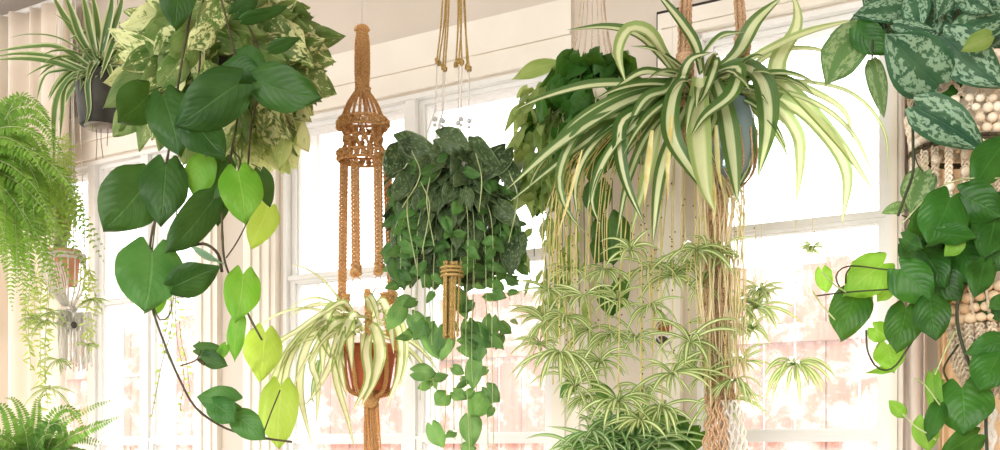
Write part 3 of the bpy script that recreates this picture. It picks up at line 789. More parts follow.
for (sx,sy),(kx,ky),a in zip(starts,knots,angs):
    zoff=.05*math.sin(a)
    b=MB(); sinnet(b,[P(sx,sy,d+zoff),P((sx+kx)/2,(sy+ky)/2,d+zoff),P(kx,ky,d+zoff)],.0085,.013)
    b.build('sinnet',M['ochre'],h)
    b=MB(); knot(b,P(kx,ky,d+zoff),.013,rng); b.build('knot',M['ochre'],h)
mids=[(346,298),(368,294),(383,297),(397,320)]
def V(a,bq,zo=-.05): b=MB(); b.tube(cr([P(*a,d+zo),P(*bq,d+zo)],4),.0013,5); b.build('split_cord',M['ochre'],h)
V((356,272),(368,294)); V((379,271),(368,294)); V((356,272),(346,298)); V((379,271),(384,297)); V((392,298),(397,330),.0); V((342,300),(344,330),.0)
for (x,y,e) in ((368,294,(368,335)),(346,298,(347,345)),(384,297,(390,335)),(397,320,(398,350))):
    b=MB(); knot(b,P(x,y,d-.05),.010,rng); sinnet(b,[P(x,y,d-.05),P((x+e[0])/2,(y+e[1])/2,d-.055),P(e[0],e[1],d-.055)],.0068,.011)
    b.build('sinnet',M['ochre'],h)
# cradle under the pot
b=MB(); R=27*PX
for k in range(10):
    a=k*math.pi/5+.3
    sinnet(b,[rim(a,R*1.08,-.0),rim(a+.1,R*1.0,-.06),rim(a+.1,R*.8,-.098),P(372,397,d)+Vector((math.cos(a)*.012,math.sin(a)*.012,0))],.0042,.009)
b.build('cradle',M['ochre'],h)
b=MB()
for k in range(3): knot(b,P(371,396+k*2,d),.018,rng)
b.build('gathering_knot',M['ochre'],h)
b=MB()
for k in range(30):
    a=rng.random()*6.3; r0=rng.uniform(0,.018)
    twist(b,[P(371,400,d)+Vector((math.cos(a)*r0*.8,math.sin(a)*r0*.8,0)),P(372,430,d)+Vector((math.cos(a+.3)*r0,math.sin(a+.3)*r0,0)),P(374+rng.uniform(-2,2),470+rng.uniform(-6,8),d)+Vector((math.cos(a+.5)*r0*1.35,math.sin(a+.5)*r0*1.35,0))],.0021,2,60)
b.build('tassel',M['ochre'],h)
t=thing('spider_plant','pale weeping spider plant in a terracotta pot inside the ochre macrame hanger','plant',P(371,392,d))
pot('terra',t,ptc,26*PX,46*PX,taper=.72)
b=MB()
HL=[([(352,325),(325,318),(300,335),(275,375),(264,425),(282,448)],5),([(352,322),(320,325),(296,345),(284,385),(286,440)],5),([(355,325),(325,322),(305,350),(300,390),(312,446)],6),
 ([(358,322),(340,320),(325,335),(322,375)],8),([(355,325),(330,328),(312,360),(318,385),(316,425)],5),([(358,322),(335,305),(322,330),(332,358),(330,348)],8),
 ([(362,322),(350,330),(338,350),(345,390),(350,400)],6),([(365,320),(376,330),(380,355),(372,385),(360,408)],8),([(370,320),(360,315),(350,320),(352,372)],7),
 ([(368,322),(385,310),(400,335),(400,370),(385,410)],6),([(370,325),(380,300),(388,315),(394,355)],6),([(372,322),(368,295),(375,305),(380,330)],5),([(358,322),(345,302),(325,312),(318,320)],5),
 ([(350,325),(320,335),(290,350),(276,395),(270,435)],3.5),([(360,325),(345,335),(335,370),(348,420),(355,450)],5),([(352,325),(340,330),(330,365),(310,400),(300,405)],5),([(372,325),(366,350),(368,380),(352,412)],7),
 ([(356,322),(350,318),(340,345),(345,368)],7),([(350,322),(330,310),(298,330),(272,350),(262,400)],4),([(368,325),(398,318),(406,350),(398,395)],4)]
for pts,w in HL: pstrap(b,[(p[0],p[1],d-.04-.05*min(1,i)) for i,p in enumerate(pts)],w*1.5,d,rng,n=18)
rosette(b,ptc+Vector((-.01,-.01,.02)),14,.19,.012,rng,up=.75,droop=1.5)
rosette(b,ptc+Vector((-.03,-.02,.02)),10,.27,.008,rng,up=.8,droop=1.5,azr=(2.2,4.4))
b.build('foliage',M['hangsp'],t)
b=MB()
for pts in ([(322,352),(320,370),(316,388)],[(318,360),(312,395),(316,405)]): pstrap(b,[(p[0],p[1],d-.08) for p in pts],4,d,rng)
b.build('green_leaf_tips',M['bushy'],t)

# ---- I dark speckled trailing plant
d=2.3; rng=random.Random(71); PX=d/F
c=P(452,165,d)
t=thing('trailing_plant','dense dark speckled trailing plant hanging on gold cords in front of the middle window','plant',P(452,250,d))
pot('cream',t,c,36*PX,72*PX,taper=.8)
b=MB(); st=MB()
for i in range(520):
    a=rng.uniform(0,2*math.pi); u=rng.random()
    ph=math.acos(1-1.85*u) # from top
    X=math.sin(ph)*math.cos(a); Yv=math.sin(ph)*math.sin(a); Z=math.cos(ph)
    rr=rng.uniform(.72,1.0)
    wob=1+.12*math.sin(a*3+ph*4)
    sx=56 if Z<.3 else 55
    p=P(454+X*sx*rr*wob+( -2),212-Z*70*rr, d)+Vector((0,Yv*.12*rr,0))
    dn=Vector((X*.5+rng.uniform(-.4,.4),Yv*.5-.0,-.8+.5*max(0,Z)+rng.uniform(-.4,.4))).normalized()
    L=rng.uniform(15,27)*PX
    fc=Vector((X+rng.uniform(-.3,.3),Yv-.35+rng.uniform(-.3,.3),.5*Z+.25)).normalized()
    leaf(b,p,p+dn*L,L*rng.uniform(.55,.85),rng,roll=rng.uniform(-.6,.6),face=fc,fold=rng.uniform(.1,.6),curl=rng.uniform(.05,.4),nu=7,nv=8)
for l in [(400,148,388,175,22),(398,142,440,158,28),(470,145,500,175,26),(505,150,478,180,26),(500,160,520,190,22),(408,230,395,252,24),(395,250,398,285,22),(512,240,508,275,20),(520,235,516,260,16),(410,175,395,200,20),(440,138,470,150,26),(425,150,400,140,22),(496,205,520,225,18)]:
    pleaf(b,l+(-.08,-.1,rng.uniform(-30,30)),d,rng,fold=.2)
b.build('dark_foliage',M['dusk'],t)
b=MB()
for i in range(75):
    a=rng.uniform(math.pi*.9,math.pi*2.1); ph=math.acos(1-1.7*rng.random()); X=math.sin(ph)*math.cos(a); Yv=math.sin(ph)*math.sin(a); Z=math.cos(ph)
    p=P(454+X*59,212-Z*72,d)+Vector((0,Yv*.125,0)); L=rng.uniform(11,20)*PX
    dn=Vector((X*.5+rng.uniform(-.6,.6),Yv*.5,-.7+rng.uniform(-.4,.5))).normalized()
    leaf(b,p,p+dn*L,L*rng.uniform(.45,.7),rng,roll=rng.uniform(-.9,.9),fold=rng.uniform(.1,.6),curl=rng.uniform(.05,.4),nu=7,nv=8)
b.build('lighter_foliage',M['duskvine'],t)  # lighter green leaves scattered over the outer mass
lf=MB(); vine=MB()
vx=[(402,300,395),(410,350,406),(418,335,412),(428,440,430),(436,455,438),(445,460,444),(452,440,455),(460,455,462),(468,460,470),(476,430,480),(484,455,488),(492,460,494),(500,345,503),(508,300,510),(515,290,516),(424,400,420),(474,460,476),(488,350,494),(440,400,436),(396,270,392)]
for (x0,y1,x1) in vx:
    dd=d-.06+rng.uniform(-.05,.08)
    q=cr([P(452+(x0-452)*.6,185,dd+.02),P(x0,225,dd-.03),P(x0+rng.uniform(-4,4),(235+y1)/2,dd-.02),P(x1,y1,dd)],34); vine.tube(q,.0008,4)
    for k,p in enumerate(q):
        if k<8 or rng.random()<.5: continue
        if p.z<P(0,285,d).z and rng.random()<.72: continue
        s=rng.choice((-1,1)); L=rng.uniform(10,17)*PX
        tip=p+Vector((s*rng.uniform(.2,1),rng.uniform(-.5,.3),rng.uniform(-1,.1))).normalized()*L
        leaf(lf,p,tip,L*rng.uniform(.6,.85),rng,roll=rng.uniform(-.7,.7),fold=.15,nu=7,nv=8)
for l in [(402,305,388,330),(412,315,428,338),(430,322,414,340),(425,330,440,358),(448,332,442,360),(438,328,436,355),(455,290,468,318),(492,318,488,345),(470,328,496,345),(462,345,486,348),(468,322,476,350),(414,372,436,372),(475,358,470,390),(484,398,470,416),(446,395,436,404),(432,425,442,448),(470,418,472,445),(487,388,498,402),(396,262,405,288),(476,345,478,362)]:
    w=22 if l[0] in (470,462,484) else 17
    pleaf(lf,l+(w,-.09,-.1,rng.uniform(-25,25)),d,rng,fold=.12)
vine.build('trailing_stem',M['vinepale'],t); lf.build('trailing_foliage',M['duskvine'],t)
rng2=random.Random(3)
for k in range(6):
    x=rng2.uniform(405,510); y=rng2.uniform(150,200); b=MB(); b.tube(cr(px([(x,y,d-.14),(x+rng2.uniform(-12,12),y+25,d-.17),(x+rng2.uniform(-20,20),y+rng2.uniform(50,80),d-.15)]),12),.0011,4)
    b.build('flower_stalk',M['vinepale'],t)
h=thing('cord_plant_hanger','olive gold cord hanger with clear beads holding the dark speckled trailing plant','hanger',P(450,335,d))
hx,hy=hanger_top(452,d); hook(hx,hy,'ceiling hook holding the gold cord hanger')
hk=Vector((hx,hy,CEIL-.04))
for i,(x0,x1,dy,x2) in enumerate([(443,437,58,435),(446,439,60,437),(449,445,66,443),(458,456,62,455),(461,459,58,458),(464,467,64,466),(459,462,60,461),(447,443,64,442),(463,469,66,469)]):
    dz=(-.03,.03)[i%2]; kp=P(x1,dy+3,d+dz)
    b=MB(); twist(b,[hk,P(x0,-10,d+dz*.4),kp],.0019,3,120); b.build('cord',M['gold'],h)
    b=MB(); knot(b,kp,.0055,rng); b.build('knot',M['gold'],h)
    if i%2==0 or i>6:
        b=MB(); b.tube([kp,P(x2,112,d+dz),P(x2+(x2-452)*.9,150,d+dz*2)],.0013,5); b.build('thin_cord',M['white'],h)
        b=MB(); b.ball(P(x2,119+(i*7)%6,d+dz),.0055,10,8); b.ball(P(x2,125+(i*7)%6,d+dz),.0035,8,6); b.build('bead',M['crystal'],h)
b=MB()
for k in range(22):
    a=k*.55; r0=.016*((k%4)/4+.3)
    twist(b,[P(452,262,d-.13)+Vector((math.cos(a)*r0*1.1,math.sin(a)*r0,0)),P(451,280,d-.13)+Vector((math.cos(a)*r0,math.sin(a)*r0,0)),P(450,336+(k*3)%4,d-.13)+Vector((math.cos(a)*r0*.9,math.sin(a)*r0,0))],.0026,2,70)
b.build('tassel',M['gold'],h)
b=MB()
for yy in (268,272,276): b.tube([P(452,yy,d-.13)+Vector((math.cos(k*.5236)*.021,math.sin(k*.5236)*.021,0)) for k in range(13)],.0028,6)
b.build('tassel_wrap',M['gold'],h)

# ---- J back pothos
d=2.3; rng=random.Random(81); PX=d/F
c=P(592,100,d)
t=thing('pothos','deep green pothos with drooping lime leaves hanging behind the large spider plant','plant',P(592,150,d))
pot('cream',t,c,40*PX,60*PX)
b=MB(); st=MB()
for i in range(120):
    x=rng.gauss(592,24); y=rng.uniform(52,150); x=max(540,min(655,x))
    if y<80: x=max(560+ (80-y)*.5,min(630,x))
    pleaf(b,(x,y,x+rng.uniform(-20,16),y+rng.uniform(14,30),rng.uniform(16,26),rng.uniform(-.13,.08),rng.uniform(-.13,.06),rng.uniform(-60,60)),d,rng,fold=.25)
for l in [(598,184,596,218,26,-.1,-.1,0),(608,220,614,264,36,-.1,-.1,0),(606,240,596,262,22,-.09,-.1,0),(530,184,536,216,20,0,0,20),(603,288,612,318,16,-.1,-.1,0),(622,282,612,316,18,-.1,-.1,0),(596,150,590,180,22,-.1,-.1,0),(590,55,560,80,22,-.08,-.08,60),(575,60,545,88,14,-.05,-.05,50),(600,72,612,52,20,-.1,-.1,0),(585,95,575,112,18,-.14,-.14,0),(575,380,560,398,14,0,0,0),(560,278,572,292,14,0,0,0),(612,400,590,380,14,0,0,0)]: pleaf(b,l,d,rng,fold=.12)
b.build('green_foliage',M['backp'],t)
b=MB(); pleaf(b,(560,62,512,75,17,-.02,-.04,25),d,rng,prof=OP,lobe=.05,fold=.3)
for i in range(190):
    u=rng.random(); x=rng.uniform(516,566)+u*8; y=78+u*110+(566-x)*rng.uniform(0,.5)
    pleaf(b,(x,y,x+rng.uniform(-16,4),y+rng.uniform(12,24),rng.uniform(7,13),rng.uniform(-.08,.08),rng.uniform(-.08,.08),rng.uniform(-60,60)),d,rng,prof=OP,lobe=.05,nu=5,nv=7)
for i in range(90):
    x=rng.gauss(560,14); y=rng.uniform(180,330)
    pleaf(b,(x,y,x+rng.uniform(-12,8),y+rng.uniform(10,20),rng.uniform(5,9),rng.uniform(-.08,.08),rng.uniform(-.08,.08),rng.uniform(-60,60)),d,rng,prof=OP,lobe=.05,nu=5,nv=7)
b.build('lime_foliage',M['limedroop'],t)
v=MB()
for k in range(12):
    x=538+k*7; v.tube(cr([c+Vector((rng.uniform(-.04,.04),-.03,.0)),P(x,125,d-.1),P(x-3,190,d-.09),P(x+rng.uniform(-4,4),rng.uniform(240,330),d-.08)],20),.0011,5)
v.tube(cr(px([(595,85,d),(575,68,d-.04),(560,62,d-.02)]),8),.0014,5)
v.build('trailing_stem',M['vinegreen'],t)
h=thing('cord_plant_hanger','fine cream cotton strands fanning down to the pothos behind the spider plant','hanger',c+Vector((0,0,-.1)))
hx,hy=hanger_top(592,d); hook(hx,hy,'ceiling hook holding the fine cream strands'); hk=Vector((hx,hy,CEIL-.04))
for k in range(16):
    a=k*math.pi/8; b=MB(); e_=c+Vector((math.cos(a)*42*PX,math.sin(a)*42*PX,0))
    b.tube(cr([hk,P(592+math.cos(a)*14,20,d+math.sin(a)*.02),e_,c+Vector((math.cos(a)*38*PX,math.sin(a)*38*PX,-.09)),c+Vector((0,0,-60*PX-.006))],24),.0013,5); b.build('strand',M['natural'],h)
# ---- K large spider plant
d=2.1; rng=random.Random(91); PX=d/F
c=P(708,96,d)
t=thing('spider_plant','huge spider plant with arching green and cream striped leaves hanging on thick jute ropes','plant',P(728,185,d))
b=MB(); cc=P(726,104,d)
b.lathe(cc,[(.001,-84*PX),(14*PX,-84*PX),(24*PX,-70*PX),(30*PX,-45*PX),(28*PX,-15*PX),(22*PX,0),(24*PX,2*PX),(21*PX,1*PX),(20*PX,-4*PX),(26*PX,-20*PX)],36); b.build('glass_pot',M['blueglass'],t)
b=MB(); b.lathe(cc,[(21*PX,-.008),(10*PX,-.004),(.001,-.003)],20); b.build('soil',M['soil'],t)
K=[([(680,72),(664,50),(648,30),(628,28),(618,52),(626,84)],12),([(676,74),(655,48),(635,32),(605,26),(566,30)],9),([(680,80),(640,82),(590,84),(545,96),(510,112)],10),
 ([(682,86),(625,100),(560,142),(506,190)],13),([(684,92),(635,108),(575,148),(507,204)],11),([(682,92),(640,108),(585,125),(560,170),(566,208),(588,236)],9),([(676,74),(668,88),(645,98),(626,132)],10),
 ([(684,74),(672,100),(672,135),(692,170),(714,202)],14),([(682,84),(655,95),(632,125),(622,165),(632,205)],9),([(675,95),(640,108),(620,125),(624,175),(645,226)],11),
 ([(700,76),(698,110),(700,150),(706,190),(716,214)],18),([(716,70),(738,66),(732,92),(705,115),(690,138)],12),([(716,72),(744,64),(764,82),(768,125),(758,178)],17),
 ([(716,80),(726,110),(732,150),(738,204)],15),([(712,76),(736,95),(750,130),(748,165),(730,200)],9),([(716,70),(738,50),(756,20),(784,-5)],13),([(730,86),(772,100),(778,60),(796,28),(796,4),(786,-10)],14),
 ([(720,78),(755,72),(790,88),(838,140),(876,194)],11),([(722,80),(770,76),(815,92),(845,112),(853,142)],8),([(722,84),(770,95),(812,118),(846,168),(842,226)],14),([(722,86),(765,96),(796,130),(800,165),(796,205)],11),
 ([(716,72),(750,58),(800,34),(845,22),(868,22)],8),([(724,80),(790,80),(850,92),(884,130),(888,182)],4),([(724,82),(800,96),(850,130),(878,185)],5),([(702,74),(696,45),(682,22),(662,-2),(650,-14)],9),([(698,60),(712,42),(724,34),(745,32)],8),
 ([(692,94),(684,76),(692,58),(714,52)],8),([(690,72),(668,56),(650,48),(630,46)],6),([(688,78),(660,72),(640,72),(612,90)],9),([(680,100),(660,122),(648,170),(630,236)],9),([(690,98),(676,128),(660,175),(652,250)],10),
 ([(684,90),(650,110),(610,150),(592,196),(600,226)],8),([(684,88),(645,104),(596,140),(576,180),(578,224)],8),([(730,90),(768,55),(810,48),(852,62)],6),([(700,74),(716,60),(704,95),(692,110)],7),([(704,80),(716,110),(708,140),(718,168)],8),
 ([(684,90),(640,116),(600,165),(586,215)],8),([(686,96),(650,130),(628,180),(616,240)],7),([(680,84),(630,92),(578,120),(540,165),(528,190)],9),([(735,180),(768,165),(800,172),(745,190)],0.1)]
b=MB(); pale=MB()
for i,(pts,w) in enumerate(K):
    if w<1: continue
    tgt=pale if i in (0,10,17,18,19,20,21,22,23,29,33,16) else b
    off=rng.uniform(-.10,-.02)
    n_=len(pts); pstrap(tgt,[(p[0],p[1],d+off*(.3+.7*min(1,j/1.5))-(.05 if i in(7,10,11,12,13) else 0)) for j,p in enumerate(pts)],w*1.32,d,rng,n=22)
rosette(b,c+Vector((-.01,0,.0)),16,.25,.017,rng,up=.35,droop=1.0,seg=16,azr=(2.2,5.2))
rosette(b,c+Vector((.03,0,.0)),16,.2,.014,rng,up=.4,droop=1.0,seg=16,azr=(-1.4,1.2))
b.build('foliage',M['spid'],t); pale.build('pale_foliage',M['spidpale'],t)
# stolons and plantlets
PLT=[(545,322,46),(560,352,46),(575,386,42),(590,330,42),(600,362,44),(548,290,34),(618,300,38),(584,296,30),(650,268,52),(672,276,42),(697,250,50),(702,284,46),(690,342,48),(722,330,40),(672,374,46),(702,378,46),(722,402,46),(642,392,40),(650,306,36),(736,302,34),(756,308,46),(795,364,46),(742,362,32),(662,408,40),(618,402,44),(605,270,30),(636,340,36),(566,318,34),(760,290,24),(715,300,34),(735,380,34),(540,345,30),(570,270,26),(630,250,32),(718,254,34),(590,396,34),(640,420,40),(700,356,36),(610,335,36),(752,330,26),(812,250,16)]
v=MB(); bud=MB()
for i,(x,y,s) in enumerate(PLT):
    dd=d-.02+rng.uniform(-.12,.08) if x<740 else d+rng.uniform(-.02,.06)
    start=P(700+rng.uniform(-16,16),92,d+.02)
    if x<640: way=[(655,104),(x*.6+640*.4,150),(x+rng.uniform(-4,12),215)]
    elif x<740: way=[(x*.7+700*.3,120),(x+rng.uniform(-6,6),190)]
    else: way=[(735,84),(x*.7+735*.3,110),(x+rng.uniform(-2,4),min(200,y-40))]
    pale_=x>=740
    q=cr([start]+[P(a,b_,d+.03) for j,(a,b_) in enumerate(way)]+[P(x,y,dd)],40)
    v.tube(q,[rng.uniform(.0009,.0014) if not pale_ else .0006]*40,5)
    for k in range(16,40):
        if rng.random()<.2: bud.ball(q[k]+Vector((rng.uniform(-.004,.004),-.002,0)),.0016,5,4)
    pb=MB(); rosette(pb,P(x,y,dd),rng.randint(13,18),s*PX*1.2,.0088 if s>38 else .0066,rng,up=rng.uniform(.3,.9),droop=rng.uniform(.7,1.5),seg=10,fold=.15,azr=(rng.uniform(0,3),rng.uniform(5.5,9)))
    rosette(pb,P(x,y,dd),rng.randint(4,8),s*PX*.75,.005,rng,up=.1,droop=1.3,seg=9)
    
    pb.build('plantlet',M['plantlet'],t)
for k in range(30): # extra bare stolons in the curtain below the crown
    x=rng.choice((rng.gauss(572,16),rng.gauss(560,14),rng.gauss(640,22),rng.gauss(706,12))); y1=rng.uniform(240,400)
    x0=680 if x<640 else 700
    q=cr([P(x0+rng.uniform(-10,10),90,d-.03),P(x*.7+x0*.3,128,d+.04),P(x+6,185,d+.03+rng.uniform(-.05,.05)),P(x+rng.uniform(-8,8),y1,d+rng.uniform(-.1,.06))],34)
    v.tube(q,rng.uniform(.0007,.0014),5)
    for k2 in range(18,34):
        if rng.random()<.15: bud.ball(q[k2]+Vector((rng.uniform(-.004,.004),-.002,0)),.0015,5,4)
ar=MB()
for k in range(34):
    x=rng.uniform(698,740); q=[P(704+rng.uniform(-8,14),150,d-.03)]
    for y in (195,240,290,340,390+rng.uniform(-40,20)): q.append(P(x+rng.uniform(-6,6)+(y-200)*.02,y,d-.045+rng.uniform(-.015,.02)))
    ar.tube(cr(q,36),rng.uniform(.0008,.0016),5)
ar.build('aerial_root',M['rootpale'],t); v.build('stolon',M['stolon'],t); 
bo=bud.build('bud',M['bud'],t); bo['kind']='stuff'
for q,w in [([(652,130),(648,165),(644,205)],6),([(582,150),(570,195),(556,240)],3),([(672,115),(668,160),(668,200)],5),([(716,125),(718,165),(722,190)],5),([(708,150),(715,200),(712,226)],4)]:
    b=MB(); pstrap(b,[(p[0],p[1],d-.09) for p in q],w,d,rng); b.build('yellowed_leaf',M['stolon'],t)
h=thing('rope_plant_hanger','thick brown jute rope hanger with knots carrying the huge spider plant','hanger',P(718,440,d))
hx,hy=hanger_top(712,d); hook(hx,hy,'ceiling hook holding the thick jute rope hanger'); hk=Vector((hx,hy,CEIL-.04))
for (x0,x1,y1,dz,kn) in ((686,681,98,-.02,62),(738,744,98,-.02,46),(688,690,90,.07,None)):
    b=MB()
    for k in range(9):
        a=k*.7; r0=.0085*(.3+.7*(k%3)/2)
        o_=Vector((math.cos(a)*r0,math.sin(a)*r0,0))
        twist(b,[hk,P(x0,-10,d+dz)+o_,P((x0+x1)/2,40,d+dz)+o_*1.1,P(x1,y1,d+dz)+o_*.8,P(x1+(726-x1)*.1,150,d+dz)],.0030,2,40)
    b.build('rope',M['jute'],h)
    if kn:
        b=MB(); 
        for k in range(3): knot(b,P((x0+x1)/2+1,kn+k*4,d+dz),.017,rng)
        b.build('knot',M['jute'],h)
b=MB()
for k in range(14):
    a=k*math.pi/7; b.tube(cr([cc+Vector((math.cos(a)*31*PX,math.sin(a)*31*PX,-30*PX)),cc+Vector((math.cos(a+.2)*27*PX,math.sin(a+.2)*27*PX,-70*PX)),P(718,200,d)+Vector((math.cos(a)*.012,math.sin(a)*.012,0))],10),.0022,5)
b.build('cradle',M['jute'],h)
b=MB()
for k in range(4): knot(b,P(715,198+k*6,d),.024,rng)
b.build('gathering_knot',M['jute'],h)
b=MB()
for k in range(46):
    a=rng.random()*6.3; r0=rng.uniform(.004,.026); 
    twist(b,[P(715,208,d)+Vector((math.cos(a)*r0*.6,math.sin(a)*r0*.6,0)),P(716,270,d)+Vector((math.cos(a+.4)*r0,math.sin(a+.4)*r0,0)),P(716,340,d)+Vector((math.cos(a+.8)*r0,math.sin(a+.8)*r0,0)),P(720,404,d)+Vector((math.cos(a+1)*r0*1.2,math.sin(a+1)*r0*1.2,0))],.0030,2,35)
b.build('tail',M['jute'],h)
for nm,m_,x0_,x1_ in (('fringe','jute',705,728),('pale_fringe','white',722,745)):
    b=MB()
    for k in range(22):
        x=x0_+(x1_-x0_)*k/21; q=[]; ph=rng.random()*6
        for j in range(16): q.append(P(718+(x-718)*(.75+.03*j)+1.6*math.sin(j*1.5+ph),400+j*4.2,d+rng.uniform(-.002,.002)+.03*math.sin(k*2.1)))
        b.tube(cr(q,40),.0022,5)
    b.build(nm,M[m_],h)

# ---- L bushy striped plant and dark leaves at bottom
d=2.2; rng=random.Random(101); PX=d/F
t=thing('striped_leaf_plant','bushy green and white striped plant at the bottom between the windows','plant',P(630,560,d))
pot('cream',t,P(630,470,d),.10,.15)
b=MB(); rosette(b,P(628,462,d),70,.18,.014,rng,up=.9,droop=.8,seg=12)
for x,y in ((590,432),(610,420),(640,425),(660,440),(600,445),(628,440),(575,448)): rosette(b,P(x,y,d-.04),14,.10,.009,rng,up=.4,droop=1.0,seg=10)
b.build('foliage',M['bushy'],t)
b=MB()
for l in [(592,452,570,440,14),(620,430,600,455,26),(690,440,668,425,20),(700,432,682,452,22),(745,452,728,446,10),(652,412,650,450,26),(676,420,690,445,20),(615,448,640,440,24),(660,448,690,450,20)]: pleaf(b,l+(.02,0,rng.uniform(-30,30)),d,rng)
b.build('broad_leaves',M['backp'],t)
sd=thing('plant_stand','white round plant stand under the bushy striped plant','plant stand',(P(630,470,d).x,d,0)); cz=P(630,470,d)
b=MB(); b.lathe((cz.x,d,cz.z-.15),[(.001,-.02),(.13,-.02),(.13,0),(.001,0)],32); b.build('top',M['sash'],sd)
b=MB(); b.tube([Vector((cz.x,d,cz.z-.168)),Vector((cz.x,d,.02))],.025,14); b.build('pole',M['sash'],sd)
b=MB(); b.lathe((cz.x,d,0),[(.001,.03),(.13,.02),(.14,0),(.001,0)],32); b.build('base',M['sash'],sd)
# small air-plant holder hanging at the pier
d=2.3; t=thing('air_plant_holder','small white wire cradle holding a brown bulb against the pier','ornament',P(662,330,d))
b=MB()
b.tube(cr(px([(672,240,d),(671,290,d),(669,312,d)]),12),.0008,5)
for a in range(5):
    an=a*1.256; cb=P(665,329,d); o_=Vector((math.cos(an)*.024,math.sin(an)*.024,0))
    b.tube(cr([P(669,312,d),cb+o_,cb+o_*.8+Vector((0,0,-.022)),cb+Vector((0,0,-.034))],12),.0018,5)
b.build('cradle',M['white'],t)
b=MB(); b.ball(P(664,327,d),.016,12,9,(1.15,1,.85)); b.build('bulb',M['terra'],t)
b=MB(); b.ball(P(662,340,d),.011,10,8,(1.2,1,.8)); b.build('dark_stone',M['blackpot'],t)
b=MB(); b.tube(cr(px([(668,338,d),(672,350,d),(676,356,d)]),6),.0009,5); b.build('root',M['vinedark'],t)
hx,hy=hanger_top(672,d); 
b=MB(); b.tube([Vector((hx,hy,CEIL)),P(672,240,d)],.0008,5); b.build('suspension_line',M['nylon'],t)

# ---- O satin pothos top right
d=1.75; rng=random.Random(111); PX=d/F
c=P(965,28,d)
t=thing('satin_pothos','satin pothos with silver-mottled dark leaves hanging in the top right corner','plant',P(965,80,d))
pot('cream',t,P(972,70,d),56*PX,70*PX,soil=True)
SAT=[(938,84,887,38,52,-.10,-.14,0),(943,36,1002,90,40,-.12,-.14,0),(915,106,986,150,38,-.12,-.14,10),(894,24,937,33,14,-.11,-.12,0),(905,6,858,14,24,-.06,-.08,15),(912,-6,918,32,26,-.08,-.1,20),(950,-8,938,18,18,-.1,-.1,-20),(958,-12,992,16,22,-.12,-.13,10),
 (1003,16,944,34,26,-.1,-.12,10),(1004,8,985,40,24,-.09,-.1,0),(896,38,918,62,24,-.07,-.07,0),(880,12,862,30,20,-.05,-.05,0),(930,10,925,45,30,-.06,-.07,10),(980,-10,1004,20,24,-.1,-.1,0)]
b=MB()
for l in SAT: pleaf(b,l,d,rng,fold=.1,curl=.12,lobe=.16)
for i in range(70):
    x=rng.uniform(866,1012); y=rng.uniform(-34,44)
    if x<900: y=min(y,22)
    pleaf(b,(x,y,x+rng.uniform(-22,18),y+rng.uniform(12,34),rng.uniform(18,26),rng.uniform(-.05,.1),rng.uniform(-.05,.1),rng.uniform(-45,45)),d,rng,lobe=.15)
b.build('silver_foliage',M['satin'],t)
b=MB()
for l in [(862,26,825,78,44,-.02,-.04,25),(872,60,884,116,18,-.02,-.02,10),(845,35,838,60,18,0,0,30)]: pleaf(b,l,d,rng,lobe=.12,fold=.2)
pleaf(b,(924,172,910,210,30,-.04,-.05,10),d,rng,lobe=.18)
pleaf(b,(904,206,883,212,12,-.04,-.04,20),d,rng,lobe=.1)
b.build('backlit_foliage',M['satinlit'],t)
b=MB()
for l in [(857,28,885,54,28,-.05,-.07,0),(998,82,948,92,28,-.05,-.08,0)]: pleaf(b,l,d,rng,lobe=.2)
b.build('plain_foliage',M['pothos'],t)
b=MB(); pleaf(b,(991,36,965,50,17,-.16,-.17,0),d,rng,lobe=.2); b.build('young_leaf',M['limedroop'],t)
b=MB()
for q,r_ in (([(958,10),(944,50),(941,75),(930,98),(914,104),(913,140),(913,172),(905,196),(898,216)],.0022),([(880,20),(873,40),(872,60)],.0015),([(935,60),(943,45),(943,35)],.0016),([(913,150),(918,165),(923,172)],.001),([(902,215),(912,222),(906,240)],.0012),([(1000,30),(992,40),(990,55),(1000,62)],.0022)):
    b.tube(cr([P(x,y,d-.06) for x,y in q],34),r_,6)
b.build('vine',M['vinedark'],t)
h=thing('beaded_plant_hanger','cream macrame hanger strung with round shell beads under the satin pothos','hanger',P(962,215,d))
hx,hy=hanger_top(968,d); hook(hx,hy,'ceiling hook holding the shell bead hanger'); hk=Vector((hx,hy,CEIL-.04))
pc=P(972,70,d)
for k in range(4):
    a=(-.25,.9,2.2,3.4)[k%4]; b=MB(); twist(b,[hk,pc+Vector((math.cos(a)*60*PX,math.sin(a)*60*PX,0))],.0028,3,60); b.build('cord',M['natural'],h)
b=MB(); bd=MB()
for k in range(22):
    a=k*2*math.pi/22
    for sgn in (1,-1):
        q=[]
        for j in range(9):
            u=j/8; R_=(60-8*u*u)*PX; q.append(pc+Vector((math.cos(a+sgn*u*.9)*R_,math.sin(a+sgn*u*.9)*R_,-u*78*PX)))
        twist(b,q,.0034,2,60)
for row in range(4):
    for k in range(34):
        a=(k+.5*(row%2)+rng.uniform(-.15,.15))*2*math.pi/34; R_=(60-row*1.5)*PX
        bd.ball(pc+Vector((math.cos(a)*R_,math.sin(a)*R_,-(46+row*9+rng.uniform(-1,1))*PX)),rng.uniform(.0062,.0085),10,8,(1,1,.92))
b.build('net',M['natural'],h); bd.build('shell_beads',M['shell'],h)
b=MB()
for z in (80,83): b.tube([pc+Vector((math.cos(k*.1745)*57*PX,math.sin(k*.1745)*57*PX,-z*PX)) for k in range(37)],.0026,6)
for k in range(40): a=k*.157; b.ball(pc+Vector((math.cos(a)*59*PX,math.sin(a)*59*PX,-81*PX)),.0028,5,4)
b.build('dark_band',M['vine'],h)
